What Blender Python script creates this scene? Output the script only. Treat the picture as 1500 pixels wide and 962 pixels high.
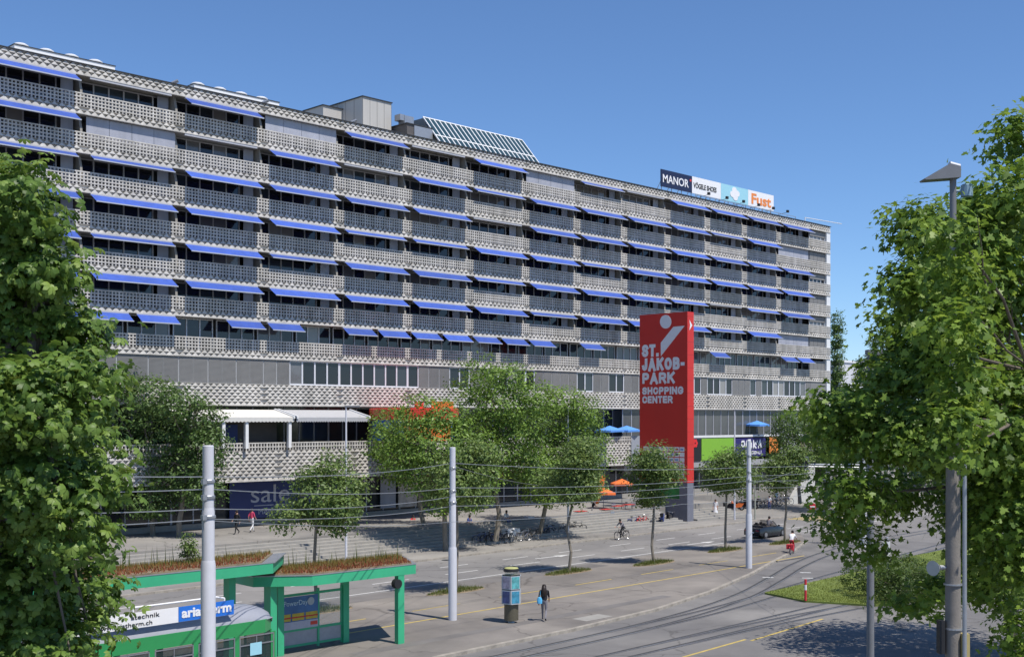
import bpy, bmesh, math, random
import numpy as np
from mathutils import Vector, Matrix
for o in list(bpy.data.objects): bpy.data.objects.remove(o)
scn = bpy.context.scene
col = scn.collection
R = math.radians
# ------------------------------------------------------------------ camera, sky, sun, exposure
CAMH = 9.8
cam_d = bpy.data.cameras.new('camera'); cam = bpy.data.objects.new('camera', cam_d); col.objects.link(cam)
cam.location = (0, 0, CAMH); cam.rotation_euler = (R(90), 0, R(-45))
cam_d.sensor_width = 36; cam_d.lens = 42.0; cam_d.shift_y = 131/1500
cam_d.clip_start = 0.3; cam_d.clip_end = 6000
scn.camera = cam
SUN_EL, SUN_AZ = R(61.5), R(-87)          # azimuth as an angle in the XY plane (towards +X -Y)
world = bpy.data.worlds.new('World'); scn.world = world; world.use_nodes = True
wn = world.node_tree.nodes; wl = world.node_tree.links
bg = wn['Background']
sky = wn.new('ShaderNodeTexSky'); sky.sky_type = 'NISHITA'; sky.sun_disc = False
sky.sun_elevation = SUN_EL; sky.sun_rotation = R(90) - SUN_AZ
sky.altitude = 300; sky.air_density = 0.9; sky.dust_density = 0.0; sky.ozone_density = 10.0
wl.new(sky.outputs[0], bg.inputs[0]); bg.inputs[1].default_value = 0.122
sd = bpy.data.lights.new('sun', 'SUN'); sd.energy = 4.4; sd.angle = R(0.53); sd.color = (1.0, 0.95, 0.87)
so = bpy.data.objects.new('sun', sd); col.objects.link(so)
sv = Vector((math.cos(SUN_EL)*math.cos(SUN_AZ), math.cos(SUN_EL)*math.sin(SUN_AZ), math.sin(SUN_EL)))
so.rotation_euler = sv.to_track_quat('Z', 'Y').to_euler(); so.location = (40, -40, 90)
scn.view_settings.view_transform = 'Standard'; scn.view_settings.look = 'None'
scn.view_settings.gamma = 1.0; scn.view_settings.use_curve_mapping = False
scn.view_settings.exposure = 0.26
scn.render.resolution_x = 1024; scn.render.resolution_y = 656
# ------------------------------------------------------------------ helpers
F = 1750.0
def ray(px):                             # pixel column -> u/v ratio
    r = (px-750)/F
    return (1+r)/(1-r)
def gp(px, py, z=0.0):                   # pixel -> real point on the level z
    D = F*(CAMH-z)/(py-612.0); lat = (px-750)/F*D
    return Vector(((D+lat)/math.sqrt(2), (D-lat)/math.sqrt(2), z))
def atd(px, py, D):                      # pixel + distance -> world point
    lat = (px-750)/F*D; z = CAMH-(py-612)/F*D
    return Vector(((D+lat)/math.sqrt(2), (D-lat)/math.sqrt(2), z))
def tag(o, label=None, cat=None, group=None, kind=None):
    if label: o['label'] = label
    if cat: o['category'] = cat
    if group: o['group'] = group
    if kind: o['kind'] = kind
    return o
def empty(name, loc=(0,0,0), rz=0):
    o = bpy.data.objects.new(name, None); col.objects.link(o)
    o.location = loc; o.rotation_euler = (0,0,rz); o.empty_display_size = .3
    return o
def link(name, mesh, parent=None, loc=(0,0,0), rz=0):
    o = bpy.data.objects.new(name, mesh); col.objects.link(o)
    o.location = loc; o.rotation_euler = (0,0,rz)
    if parent: o.parent = parent
    return o
def copy_tree(o, parent=None, loc=None, rz=None):
    c = o.copy(); col.objects.link(c)
    if parent: c.parent = parent
    if loc is not None: c.location = loc
    if rz is not None: c.rotation_euler = (0,0,rz)
    for ch in list(o.children): copy_tree(ch, c)
    return c
class MB:
    def __init__(s): s.v = []; s.f = []; s.m = []; s.cur = 0
    def add(s, vs, fs):
        n = len(s.v); s.v += [tuple(p) for p in vs]
        for f in fs: s.f.append(tuple(i+n for i in f)); s.m.append(s.cur)
        return s
    def box(s, x0, x1, y0, y1, z0, z1):
        return s.add([(x0,y0,z0),(x1,y0,z0),(x1,y1,z0),(x0,y1,z0),(x0,y0,z1),(x1,y0,z1),(x1,y1,z1),(x0,y1,z1)],
              [(0,3,2,1),(4,5,6,7),(0,1,5,4),(1,2,6,5),(2,3,7,6),(3,0,4,7)])
    def obox(s, c, dx, dy, dz, rz=0, M=None):        # centred box, rotated
        m = Matrix.Translation(c) @ (M if M else Matrix.Rotation(rz,4,'Z'))
        vs = [m @ Vector((sx*dx/2, sy*dy/2, sz*dz/2)) for sz in (-1,1) for sx,sy in ((-1,-1),(1,-1),(1,1),(-1,1))]
        return s.add(vs, [(0,3,2,1),(4,5,6,7),(0,1,5,4),(1,2,6,5),(2,3,7,6),(3,0,4,7)])
    def tube(s, p0, p1, r0, r1=None, n=8, cap=True):
        r1 = r0 if r1 is None else r1
        p0 = Vector(p0); p1 = Vector(p1); d = (p1-p0)
        if d.length < 1e-6: return s
        q = d.to_track_quat('Z','Y').to_matrix()
        vs = []
        for p, r in ((p0,r0),(p1,r1)):
            for i in range(n):
                a = 2*math.pi*i/n; vs.append(p + q @ Vector((r*math.cos(a), r*math.sin(a), 0)))
        fs = [(i,(i+1)%n,n+(i+1)%n,n+i) for i in range(n)]
        if cap: fs += [tuple(range(n-1,-1,-1)), tuple(range(n,2*n))]
        return s.add(vs, fs)
    def path(s, pts, r, n=6):
        for a, b in zip(pts[:-1], pts[1:]): s.tube(a, b, r, r, n)
        return s
    def lathe(s, prof, c=(0,0,0), n=16):             # prof: list of (r,z)
        vs = []
        for r, z in prof:
            for i in range(n):
                a = 2*math.pi*i/n; vs.append((c[0]+r*math.cos(a), c[1]+r*math.sin(a), c[2]+z))
        fs = []
        for k in range(len(prof)-1):
            for i in range(n): fs.append((k*n+i, k*n+(i+1)%n, (k+1)*n+(i+1)%n, (k+1)*n+i))
        fs += [tuple(range(n-1,-1,-1)), tuple((len(prof)-1)*n+i for i in range(n))]
        return s.add(vs, fs)
    def prism(s, poly, z0, z1):                      # horizontal polygon extruded in z (ccw)
        n = len(poly)
        vs = [(p[0],p[1],z0) for p in poly]+[(p[0],p[1],z1) for p in poly]
        return s.add(vs, [tuple(range(n-1,-1,-1)), tuple(range(n,2*n))]+[(i,(i+1)%n,n+(i+1)%n,n+i) for i in range(n)])
    def xprism(s, poly, x0, x1):                     # polygon in (y,z), extruded along x
        n = len(poly)
        vs = [(x0,p[0],p[1]) for p in poly]+[(x1,p[0],p[1]) for p in poly]
        return s.add(vs, [tuple(range(n-1,-1,-1)), tuple(range(n,2*n))]+[(i,(i+1)%n,n+(i+1)%n,n+i) for i in range(n)])
    def yprism(s, poly, y0, y1):                     # polygon in (x,z), extruded along y
        n = len(poly)
        vs = [(p[0],y0,p[1]) for p in poly]+[(p[0],y1,p[1]) for p in poly]
        return s.add(vs, [tuple(range(n)), tuple(range(2*n-1,n-1,-1))]+[(i,n+i,n+(i+1)%n,(i+1)%n) for i in range(n)])
    def torus(s, c, axis, R_, r, n=20, m=6):
        q = Vector(axis).to_track_quat('Z','Y').to_matrix(); c = Vector(c); vs = []
        for i in range(n):
            a = 2*math.pi*i/n
            for j in range(m):
                b = 2*math.pi*j/m
                vs.append(c + q @ Vector(((R_+r*math.cos(b))*math.cos(a), (R_+r*math.cos(b))*math.sin(a), r*math.sin(b))))
        return s.add(vs, [(i*m+j, ((i+1)%n)*m+j, ((i+1)%n)*m+(j+1)%m, i*m+(j+1)%m) for i in range(n) for j in range(m)])
    def mesh(s, name, mats, smooth=False):
        me = bpy.data.meshes.new(name); me.from_pydata(s.v, [], s.f)
        for m in (mats if isinstance(mats, (list,tuple)) else [mats]): me.materials.append(m)
        me.polygons.foreach_set('material_index', s.m)
        bm = bmesh.new(); bm.from_mesh(me); bmesh.ops.recalc_face_normals(bm, faces=bm.faces); bm.to_mesh(me); bm.free()
        if smooth:
            me.polygons.foreach_set('use_smooth', [True]*len(me.polygons))
            try: me.set_sharp_from_angle(angle=R(40))
            except Exception: pass
        me.update(); return me
    def build(s, name, mats, parent=None, loc=(0,0,0), rz=0, smooth=False):
        return link(name, s.mesh(name, mats, smooth), parent, loc, rz)
def sheet(name, pts, z, m, parent=None):             # flat polygon sheet
    mb = MB(); mb.add([(p[0],p[1],z) for p in pts], [tuple(range(len(pts)))])
    return mb.build(name, m, parent)
# ------------------------------------------------------------------ materials
MATS = {}
def mat(name, c, rough=.7, metal=0, var=.12, scale=4.0, bump=0.0, bscale=30, spec=.5, detail=5, c2=None, stretch=None, trans=0, wear=0, streak=0, orand=0):
    if name in MATS: return MATS[name]
    m = bpy.data.materials.new(name); m.use_nodes = True; nt = m.node_tree; n = nt.nodes; l = nt.links
    b = n['Principled BSDF']; b.inputs['Roughness'].default_value = rough; b.inputs['Metallic'].default_value = metal
    b.inputs['Specular IOR Level'].default_value = spec
    tc = n.new('ShaderNodeTexCoord'); mp = n.new('ShaderNodeMapping'); l.new(tc.outputs['Object'], mp.inputs[0])
    if stretch: mp.inputs['Scale'].default_value = stretch
    if var > 0:
        nz = n.new('ShaderNodeTexNoise'); nz.inputs['Scale'].default_value = scale; nz.inputs['Detail'].default_value = detail
        nz.inputs['Roughness'].default_value = .65
        l.new(mp.outputs[0], nz.inputs['Vector'])
        cr = n.new('ShaderNodeValToRGB'); e = cr.color_ramp.elements
        e[0].position = .3; e[1].position = .72
        lo = c2 if c2 else tuple(max(0,x*(1-var)) for x in c); hi = tuple(min(1,x*(1+var)) for x in c)
        e[0].color = (*lo,1); e[1].color = (*hi,1)
        l.new(nz.outputs[0], cr.inputs[0]); outc = cr.outputs[0]
        if wear > 0:                                  # broad stains and hairline cracks
            n2 = n.new('ShaderNodeTexNoise'); n2.inputs['Scale'].default_value = .09; n2.inputs['Detail'].default_value = 7; n2.inputs['Distortion'].default_value = 1.2
            l.new(tc.outputs['Object'], n2.inputs['Vector'])
            r2 = n.new('ShaderNodeValToRGB'); r2.color_ramp.elements[0].position = .38; r2.color_ramp.elements[1].position = .66
            r2.color_ramp.elements[0].color = (1-wear,1-wear,1-wear*.95,1); r2.color_ramp.elements[1].color = (1.06,1.05,1.03,1)
            l.new(n2.outputs[0], r2.inputs[0])
            mx = n.new('ShaderNodeMixRGB'); mx.blend_type = 'MULTIPLY'; mx.inputs[0].default_value = 1; l.new(outc, mx.inputs[1]); l.new(r2.outputs[0], mx.inputs[2])
            nd = n.new('ShaderNodeTexNoise'); nd.inputs['Scale'].default_value = .5; nd.inputs['Detail'].default_value = 4; l.new(tc.outputs['Object'], nd.inputs['Vector'])
            ad = n.new('ShaderNodeVectorMath'); ad.operation = 'MULTIPLY_ADD'; ad.inputs[1].default_value = (2.5,2.5,0); l.new(nd.outputs['Color'], ad.inputs[0]); l.new(tc.outputs['Object'], ad.inputs[2])
            vo = n.new('ShaderNodeTexVoronoi'); vo.feature = 'DISTANCE_TO_EDGE'; vo.inputs['Scale'].default_value = .14; l.new(ad.outputs[0], vo.inputs['Vector'])
            r3 = n.new('ShaderNodeValToRGB'); r3.color_ramp.elements[0].position = .002; r3.color_ramp.elements[1].position = .008
            r3.color_ramp.elements[0].color = (.62,.61,.6,1); r3.color_ramp.elements[1].color = (1,1,1,1); l.new(vo.outputs['Distance'], r3.inputs[0])
            m3 = n.new('ShaderNodeMixRGB'); m3.blend_type = 'MULTIPLY'; m3.inputs[0].default_value = 1; l.new(mx.outputs[0], m3.inputs[1]); l.new(r3.outputs[0], m3.inputs[2]); outc = m3.outputs[0]
        if streak > 0:                                # rain streaks and grime, in world space so that no two panels match
            ge = n.new('ShaderNodeNewGeometry'); m4 = n.new('ShaderNodeMapping'); m4.inputs['Scale'].default_value = (1.1,1.1,.12); l.new(ge.outputs['Position'], m4.inputs[0])
            n4 = n.new('ShaderNodeTexNoise'); n4.inputs['Scale'].default_value = 1.0; n4.inputs['Detail'].default_value = 8; n4.inputs['Roughness'].default_value = .7; l.new(m4.outputs[0], n4.inputs['Vector'])
            r4 = n.new('ShaderNodeValToRGB'); r4.color_ramp.elements[0].position = .36; r4.color_ramp.elements[1].position = .6
            r4.color_ramp.elements[0].color = (1-streak,1-streak,1-streak*1.05,1); r4.color_ramp.elements[1].color = (1.03,1.03,1.03,1); l.new(n4.outputs[0], r4.inputs[0])
            m5 = n.new('ShaderNodeMixRGB'); m5.blend_type = 'MULTIPLY'; m5.inputs[0].default_value = 1; l.new(outc, m5.inputs[1]); l.new(r4.outputs[0], m5.inputs[2]); outc = m5.outputs[0]
        if orand > 0:                                 # every piece a little different
            oi = n.new('ShaderNodeObjectInfo'); r5 = n.new('ShaderNodeMapRange'); r5.inputs['To Min'].default_value = 1-orand; r5.inputs['To Max'].default_value = 1+orand; l.new(oi.outputs['Random'], r5.inputs['Value'])
            hs = n.new('ShaderNodeHueSaturation'); l.new(outc, hs.inputs['Color']); l.new(r5.outputs[0], hs.inputs['Value']); outc = hs.outputs[0]
        l.new(outc, b.inputs['Base Color'])
    else: b.inputs['Base Color'].default_value = (*c,1)
    if bump > 0:
        nb = n.new('ShaderNodeTexNoise'); nb.inputs['Scale'].default_value = bscale; nb.inputs['Detail'].default_value = 4
        l.new(mp.outputs[0], nb.inputs['Vector'])
        bp = n.new('ShaderNodeBump'); bp.inputs['Strength'].default_value = bump; bp.inputs['Distance'].default_value = .02
        l.new(nb.outputs[0], bp.inputs['Height']); l.new(bp.outputs[0], b.inputs['Normal'])
    MATS[name] = m; return m
def leafmat(name, dark, mid, light, trans=.35):
    m = bpy.data.materials.new(name); m.use_nodes = True; nt = m.node_tree; n = nt.nodes; l = nt.links
    b = n['Principled BSDF']; out = n['Material Output']
    at = n.new('ShaderNodeAttribute'); at.attribute_name = 'leafvar'
    cr = n.new('ShaderNodeValToRGB'); e = cr.color_ramp.elements
    e[0].position = 0; e[0].color = (*dark,1); e[1].position = 1; e[1].color = (*light,1)
    k = e.new(.5); k.color = (*mid,1)
    l.new(at.outputs['Fac'], cr.inputs[0]); l.new(cr.outputs[0], b.inputs['Base Color'])
    b.inputs['Roughness'].default_value = .48; b.inputs['Specular IOR Level'].default_value = .4
    t = n.new('ShaderNodeBsdfTranslucent'); hs = n.new('ShaderNodeHueSaturation'); hs.inputs['Value'].default_value = 1.3; hs.inputs['Hue'].default_value = .485
    l.new(cr.outputs[0], hs.inputs['Color']); l.new(hs.outputs[0], t.inputs[0])
    mx = n.new('ShaderNodeMixShader'); mx.inputs[0].default_value = trans
    l.new(b.outputs[0], mx.inputs[1]); l.new(t.outputs[0], mx.inputs[2]); l.new(mx.outputs[0], out.inputs[0])
    return m
M = {}
M['conc'] = mat('facade_concrete', (.58,.55,.51), .85, streak=.3, var=.16, scale=1.3, bump=.15, bscale=40)
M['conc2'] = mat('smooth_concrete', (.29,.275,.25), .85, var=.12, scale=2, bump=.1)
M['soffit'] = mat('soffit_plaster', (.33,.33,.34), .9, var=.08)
M['white'] = mat('white_paint', (.74,.74,.74), .5, var=.05, scale=2)
M['pole'] = mat('pole_paint', (.58,.58,.62), .42, var=.05, scale=3)
M['frame'] = mat('window_frame', (.42,.42,.45), .45, var=.05)
M['frame_l'] = mat('window_frame_light', (.62,.63,.66), .45, var=.05)
M['glass'] = mat('window_glass', (.012,.014,.02), .06, var=.3, scale=.35, spec=.6)
g_ = M['glass']; n_ = g_.node_tree.nodes; l_ = g_.node_tree.links         # some rooms have pale curtains behind the glass
oi_ = n_.new('ShaderNodeObjectInfo'); cr_ = n_.new('ShaderNodeValToRGB'); cr_.color_ramp.interpolation = 'CONSTANT'
e_ = cr_.color_ramp.elements; e_[0].color = (.012,.014,.02,1); e_[1].position = .6; e_[1].color = (.035,.045,.055,1)
k_ = e_.new(.8); k_.color = (.14,.14,.15,1); k_ = e_.new(.92); k_.color = (.26,.25,.24,1)
l_.new(oi_.outputs['Random'], cr_.inputs[0]); l_.new(cr_.outputs[0], n_['Principled BSDF'].inputs['Base Color'])
M['glass2'] = mat('shop_glass', (.03,.035,.04), .08, var=.4, scale=.25, spec=.5)
M['shutter'] = mat('shutter_panel', (.36,.37,.43), .6, orand=.12, streak=.12, var=.07, scale=1.5)
M['blind'] = mat('blind_grey', (.21,.205,.20), .6, orand=.15, var=.08, scale=1.5)
M['awning'] = mat('awning_blue', (.034,.085,.38), .75, streak=.15, orand=.2, var=.08, scale=3)
M['awn_bar'] = mat('awning_bar', (.42,.44,.5), .45, var=.03)
M['roofm'] = mat('roof_gravel', (.3,.29,.27), .95, var=.2, scale=5)
M['dark'] = mat('dark_metal', (.035,.037,.042), .5, var=.1)
M['steel'] = mat('galvanised_steel', (.38,.39,.41), .42, metal=.6, var=.1)
M['greypost'] = mat('grey_post', (.17,.175,.19), .5, var=.08)
M['clad'] = mat('roof_cladding', (.46,.44,.41), .6, var=.06, scale=1, stretch=(3,3,.2))
M['red'] = mat('pylon_red', (.58,.028,.02), .42, var=.05, scale=.4)
M['pylonbase'] = mat('pylon_base_grey', (.16,.165,.20), .6, var=.08)
M['asphalt'] = mat('asphalt', (.205,.195,.187), .92, wear=.3, var=.17, scale=.35, bump=.25, bscale=60, detail=9)
M['road'] = mat('road_asphalt', (.225,.215,.207), .9, wear=.22, var=.12, scale=.25, bump=.2, bscale=60, detail=9)
M['platform'] = mat('platform_asphalt', (.235,.212,.19), .92, wear=.3, var=.2, scale=.3, bump=.25, bscale=50, detail=10)
M['pave'] = mat('pavement_concrete', (.27,.255,.235), .9, wear=.22, var=.15, scale=.4, bump=.15, bscale=40, detail=8)
M['kerb'] = mat('kerb_granite', (.30,.27,.23), .85, var=.25, scale=3, bump=.2)
M['line_w'] = mat('line_white', (.62,.61,.59), .7, var=.18, scale=3)
M['line_y'] = mat('line_yellow', (.50,.37,.10), .7, var=.22, scale=3)
M['rail'] = mat('rail_groove', (.055,.052,.05), .6, var=.3, scale=2)
M['soil'] = mat('dry_soil', (.21,.16,.10), .95, var=.3, scale=2, bump=.3)
M['lawnbase'] = mat('lawn_base', (.14,.18,.035), .95, var=.35, scale=.8, bump=.4)
M['bark'] = mat('bark', (.13,.105,.08), .92, var=.3, scale=6, bump=.6, bscale=25, stretch=(1,1,.25))
M['bark_l'] = mat('bark_light', (.22,.19,.15), .92, var=.3, scale=6, bump=.5, bscale=25, stretch=(1,1,.25))
M['green'] = mat('shelter_green', (.045,.40,.20), .45, var=.07, scale=1.5)
M['tramgreen'] = mat('tram_green', (.03,.27,.085), .3, var=.05)
M['tramgrey'] = mat('tram_roof_grey', (.27,.28,.32), .5, var=.08, scale=1.5)
M['signwhite'] = mat('sign_white', (.80,.79,.80), .5, var=.03)
M['navy'] = mat('sign_navy', (.012,.016,.055), .4, var=.05)
M['saleblue'] = mat('sale_blue', (.022,.04,.17), .4, var=.08, scale=.5)
M['lblue'] = mat('sign_light_blue', (.33,.62,.72), .5, var=.04)
M['orange'] = mat('orange_fabric', (.75,.17,.035), .7, var=.1)
M['orange_s'] = mat('orange_sign', (.78,.24,.05), .5, var=.03)
M['blue_p'] = mat('parasol_blue', (.10,.30,.75), .75, var=.08)
M['blue_s'] = mat('sign_blue', (.02,.16,.62), .4, var=.04)
M['redpanel'] = mat('red_panel', (.62,.05,.03), .4, var=.06)
M['lime'] = mat('lime_panel', (.22,.46,.04), .5, var=.04)
M['purple'] = mat('sign_purple', (.03,.022,.14), .45, var=.04)
M['black'] = mat('black_rubber', (.016,.016,.018), .6, var=.1)
M['blackp'] = mat('black_paint', (.012,.013,.018), .18, var=.05)
M['chrome'] = mat('bike_metal', (.5,.5,.52), .3, metal=.9, var=.05)
M['brown'] = mat('brown_panel', (.07,.035,.018), .5, var=.3, scale=1)
M['gold'] = mat('gold_letters', (.55,.36,.09), .5, var=.03)
M['skin'] = mat('skin', (.48,.27,.19), .55, var=.04)
M['hair'] = mat('dark_hair', (.022,.013,.009), .5, var=.2)
M['cloth_black'] = mat('cloth_black', (.016,.016,.02), .85, var=.15)
M['cloth_white'] = mat('cloth_white', (.72,.72,.74), .85, var=.06)
M['cloth_red'] = mat('cloth_red', (.55,.03,.045), .85, var=.1)
M['cloth_pink'] = mat('cloth_pink', (.62,.06,.14), .85, var=.1)
M['cloth_grey'] = mat('cloth_grey', (.20,.19,.21), .85, var=.1)
M['cloth_blue'] = mat('cloth_blue', (.05,.08,.25), .85, var=.1)
M['cloth_cyan'] = mat('bag_cyan', (.10,.45,.75), .6, var=.25, scale=9)
M['wood_t'] = mat('weathered_red_table', (.5,.05,.04), .6, var=.1)
def text_mesh(txt, size, m, extrude=.01, font_w=1.0, align='LEFT', bold=0.0):
    cu = bpy.data.curves.new('lettering', 'FONT'); cu.body = txt; cu.size = size; cu.extrude = extrude
    cu.align_x = align; cu.align_y = 'BOTTOM_BASELINE'; cu.offset = bold; cu.resolution_u = 3
    o = bpy.data.objects.new('lettering_tmp', cu); col.objects.link(o)
    dg = bpy.context.evaluated_depsgraph_get(); dg.update()
    me = bpy.data.meshes.new_from_object(o.evaluated_get(dg)); me.name = 'lettering'
    bpy.data.objects.remove(o); me.materials.clear(); me.materials.append(m)
    if font_w != 1.0: me.transform(Matrix.Diagonal((font_w,1,1,1)))
    return me
def letter_u(txt, size, m, parent, loc, w=None, bold=0.0, name='lettering', extrude=.01):
    """lettering lying on a wall that runs along +X and faces -Y; w = total width to fit"""
    me = text_mesh(txt, size, m, extrude, 1.0, 'LEFT', bold)
    xs = [v.co.x for v in me.vertices]; wid = max(xs)-min(xs)
    k = (w/wid) if w else 1.0
    me.transform(Matrix.Translation((-min(xs),0,0))); me.transform(Matrix.Diagonal((k,1,1,1)))
    me.transform(Matrix.Rotation(R(90),4,'X'))
    return link(name, me, parent, loc)
# ================================================================== THE SETTING
def V0(v0, u): return v0 + .04*u                    # lines that run with the road
def strip(a, b, u0, u1, z, m, name, parent=None):
    return sheet(name, [(u0,V0(a,u0)),(u1,V0(a,u1)),(u1,V0(b,u1)),(u0,V0(b,u0))], z, m, parent)
def slab(poly, z0, z1, m, name, parent=None):
    return MB().prism(poly, z0, z1).build(name, m, parent)
ground = sheet('ground', [(-300,-400),(1800,-400),(1800,1500),(-300,1500)], 0, M['asphalt']); tag(ground, kind='structure')
road = strip(50.3, 60.0, -60, 420, .004, M['road'], 'road'); tag(road, kind='structure')
# tram platform and cycle path island
isl = [(-40,V0(35.1,-40)),(32,36.5),(41,36.95),(48.2,37.8),(55.2,39.5),(63.3,42.2),(68.9,44.4),(76.5,47.3),(83,50.2),(88,V0(50.25,88)),(-40,V0(50.25,-40))]
platform = slab(isl, -.2, .12, M['platform'], 'tram_platform'); tag(platform, kind='structure')
def kerb_run(pts, w, z0, z1, parent, seg=2.0):       # kerb stones one after another
    tot = 0
    for a, b in zip(pts[:-1], pts[1:]):
        a = Vector((a[0],a[1],0)); b = Vector((b[0],b[1],0)); L = (b-a).length; n = max(1,int(round(L/seg)))
        d = (b-a)/n; ang = math.atan2(d.y,d.x)
        key = ('kerb', round(d.length,2), w, z0, z1)
        if key not in KM: KM[key] = MB().box(.006,d.length-.006,-w/2,w/2,z0,z1).mesh('kerb_stone', M['kerb'])
        for i in range(n): link('kerb_stone', KM[key], parent, a+d*i, ang)
KM = {}
kerb_run(isl[1:9], .24, -.1, .126, platform)
far_walk = slab([(-60,V0(60.0,-60)),(300,V0(60.0,300)),(300,V0(80,300)),(-60,V0(76,-60))], -.2, .12, M['pave'], 'pavement'); tag(far_walk, kind='structure')
kerb_run([(20,V0(60.0,20)),(150,V0(60.0,150))], .24, -.1, .127, far_walk, 2.6)
# plaza, raised, with broad steps in front
PZ = 1.4
plaza = slab([(-60,69.9),(99.9,69.9),(99.9,76.9),(240,76.9),(240,120),(-60,120)], -.2, PZ, M['pave'], 'plaza'); tag(plaza, kind='structure')
steps = empty('plaza_steps', (0,0,0)); tag(steps, kind='structure')
for i in range(7):
    z1 = .12+(i+1)*(PZ-.12)/8; y0 = 66.0+i*.56
    for j in range(14):
        u0 = 16+j*5.2
        if u0 > 84: break
        MB().box(u0+.008, u0+5.192, y0, 69.95, .05 if i == 0 else z1-.19, z1).build('step', M['conc2'], steps)
    for j in range(2):
        MB().box(91.9+j*4, 91.9+j*4+3.99, y0+1.2, 69.95+.0, .05 if i == 0 else z1-.19, z1+.001).build('step', M['conc2'], steps)
# road markings
def mark(u0, u1, v0, w, m, parent, z, name='lane_marking'):
    sheet(name, [(u0,V0(v0-w/2,u0)),(u1,V0(v0-w/2,u1)),(u1,V0(v0+w/2,u1)),(u0,V0(v0+w/2,u0))], z, m, parent)
mark(-20, 78, 51.4, .14, M['line_w'], road, .009)
mark(90, 240, 51.6, .14, M['line_w'], road, .009)
for i in range(26):
    u = 14+i*6.0
    if u < 130:
        mark(u, u+2.9, 53.9, .13, M['line_w'], road, .009)
    mark(u+2, u+4.6, 56.6, .13, M['line_w'], road, .009)
for u, v in ((60,55.3),(75,52.8),(88,55.2)):                    # arrows
    a = [(u,V0(v-.09,u)),(u+2.2,V0(v-.09,u)),(u+2.2,V0(v-.38,u)),(u+3.6,V0(v,u)),(u+2.2,V0(v+.38,u)),(u+2.2,V0(v+.09,u)),(u,V0(v+.09,u))]
    sheet('lane_arrow', a, .009, M['line_w'], road)
for i in range(5): mark(101+i*1.1, 101.5+i*1.1, 56, 6.5, M['line_y'], road, .009, 'crossing_stripe')
mark(-30, 74, 41.95, .15, M['line_y'], platform, .125)
for i in range(8): mark(26+i*6.4, 29.4+i*6.4, 44.35, .13, M['line_y'], platform, .125)
for a, b in ((gp(1100,938),gp(1205,906)),(gp(1000,962),gp(1092,936))):
    d = (b-a).normalized(); n = Vector((-d.y,d.x,0))*.07
    sheet('lane_marking', [a-n,b-n,b+n,a+n], .005, M['line_y'], ground)
for px, py in ((1125,845),(1183,846),(1180,838)):
    a = gp(px-8,py); b = gp(px+8,py+.3); n = Vector((.707,.707,0))*.12
    sheet('lane_marking', [a-n,b-n,b+n,a+n], .005, M['line_w'], ground)
# drains and manhole covers
for px, py, r in ((655,820,.4),(775,796,.45),(742,803,.45),(850,778,.4)):
    p = gp(px,py); MB().lathe([(r,0),(r,.006)], (p.x,p.y,.004), 16).build('manhole_cover', M['dark'], road)
p = gp(868,904,.12); sheet('utility_cover', [p+Vector(a) for a in ((-1,-.5,0),(1,-.45,0),(1,.5,0),(-1,.45,0))], .125, M['conc2'], platform)
# repaired asphalt strips
for (u0,u1,a,b) in ((20,60,48.6,50.2),(30,52,37.6,38.3)):
    sheet('asphalt_patch', [(u0,V0(a,u0)),(u1,V0(a,u1)),(u1,V0(b,u1)),(u0,V0(b,u0))], .1235, mat('patch_asphalt',(.16,.148,.14),.92,var=.2,scale=.5,detail=8), platform)
# tram rails (grooved rails set flush in the asphalt)
def rail_line(pts, off):
    out = []
    for i, p in enumerate(pts):
        a = pts[max(0,i-1)]; b = pts[min(len(pts)-1,i+1)]
        d = (Vector(b)-Vector(a)).normalized(); n = Vector((-d.y,d.x))
        out.append(Vector(p)+n*off)
    return out
def track(pts, z):
    tr = []
    for off in (-.5,.5):
        for w, m, dz, nm in ((.25,M['rail'],0,'rail_groove'),(.05,M['steel'],.003,'rail_head')):
            sh = .07 if nm == 'rail_head' else 0
            L = rail_line(pts, off-w/2-sh); Rr = rail_line(pts, off+w/2-sh); n = len(L)
            mb = MB(); mb.add([(p.x,p.y,z+dz) for p in L]+[(p.x,p.y,z+dz) for p in Rr], [(i,i+1,n+i+1,n+i) for i in range(n-1)])
            mb.build(nm, m, ground)
def smooth(pts, k=8):
    out = []
    P = [Vector(pts[0])]+[Vector(p) for p in pts]+[Vector(pts[-1])]
    for i in range(1,len(P)-2):
        for j in range(k):
            t = j/k; a,b,c,d = P[i-1],P[i],P[i+1],P[i+2]
            out.append(.5*((2*b)+(c-a)*t+(2*a-5*b+4*c-d)*t*t+(3*b-a-3*c+d)*t**3))
    out.append(P[-2]); return [(p.x,p.y) for p in out]
track(smooth([(-40,33.0),(0,33.8),(34,34.8),(46,35.6),(55,37.4),(63,40.2),(71,43.2),(80,45.6),(95,47.5),(200,52)]), .004)
track(smooth([(34,34.75),(48,35.5),(58,36.9),(69,38.7),(85,41),(200,57)]), .0045)
track(smooth([(-40,30.0),(0,30.8),(40,31.8),(56,32.4),(75,33.2),(200,38)]), .005)
track(smooth([(40,31.75),(52,31.6),(62,30.6),(72,28),(90,20)]), .0055)
# lawn triangle
lawn = slab([(57,37.1),(56.0,34),(57.2,30.6),(61,29.6),(80,27),(120,32),(120,41.5),(79.5,39.6),(69,38.0)][::-1], -.1, .10, M['lawnbase'], 'lawn'); tag(lawn, kind='structure')
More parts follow.
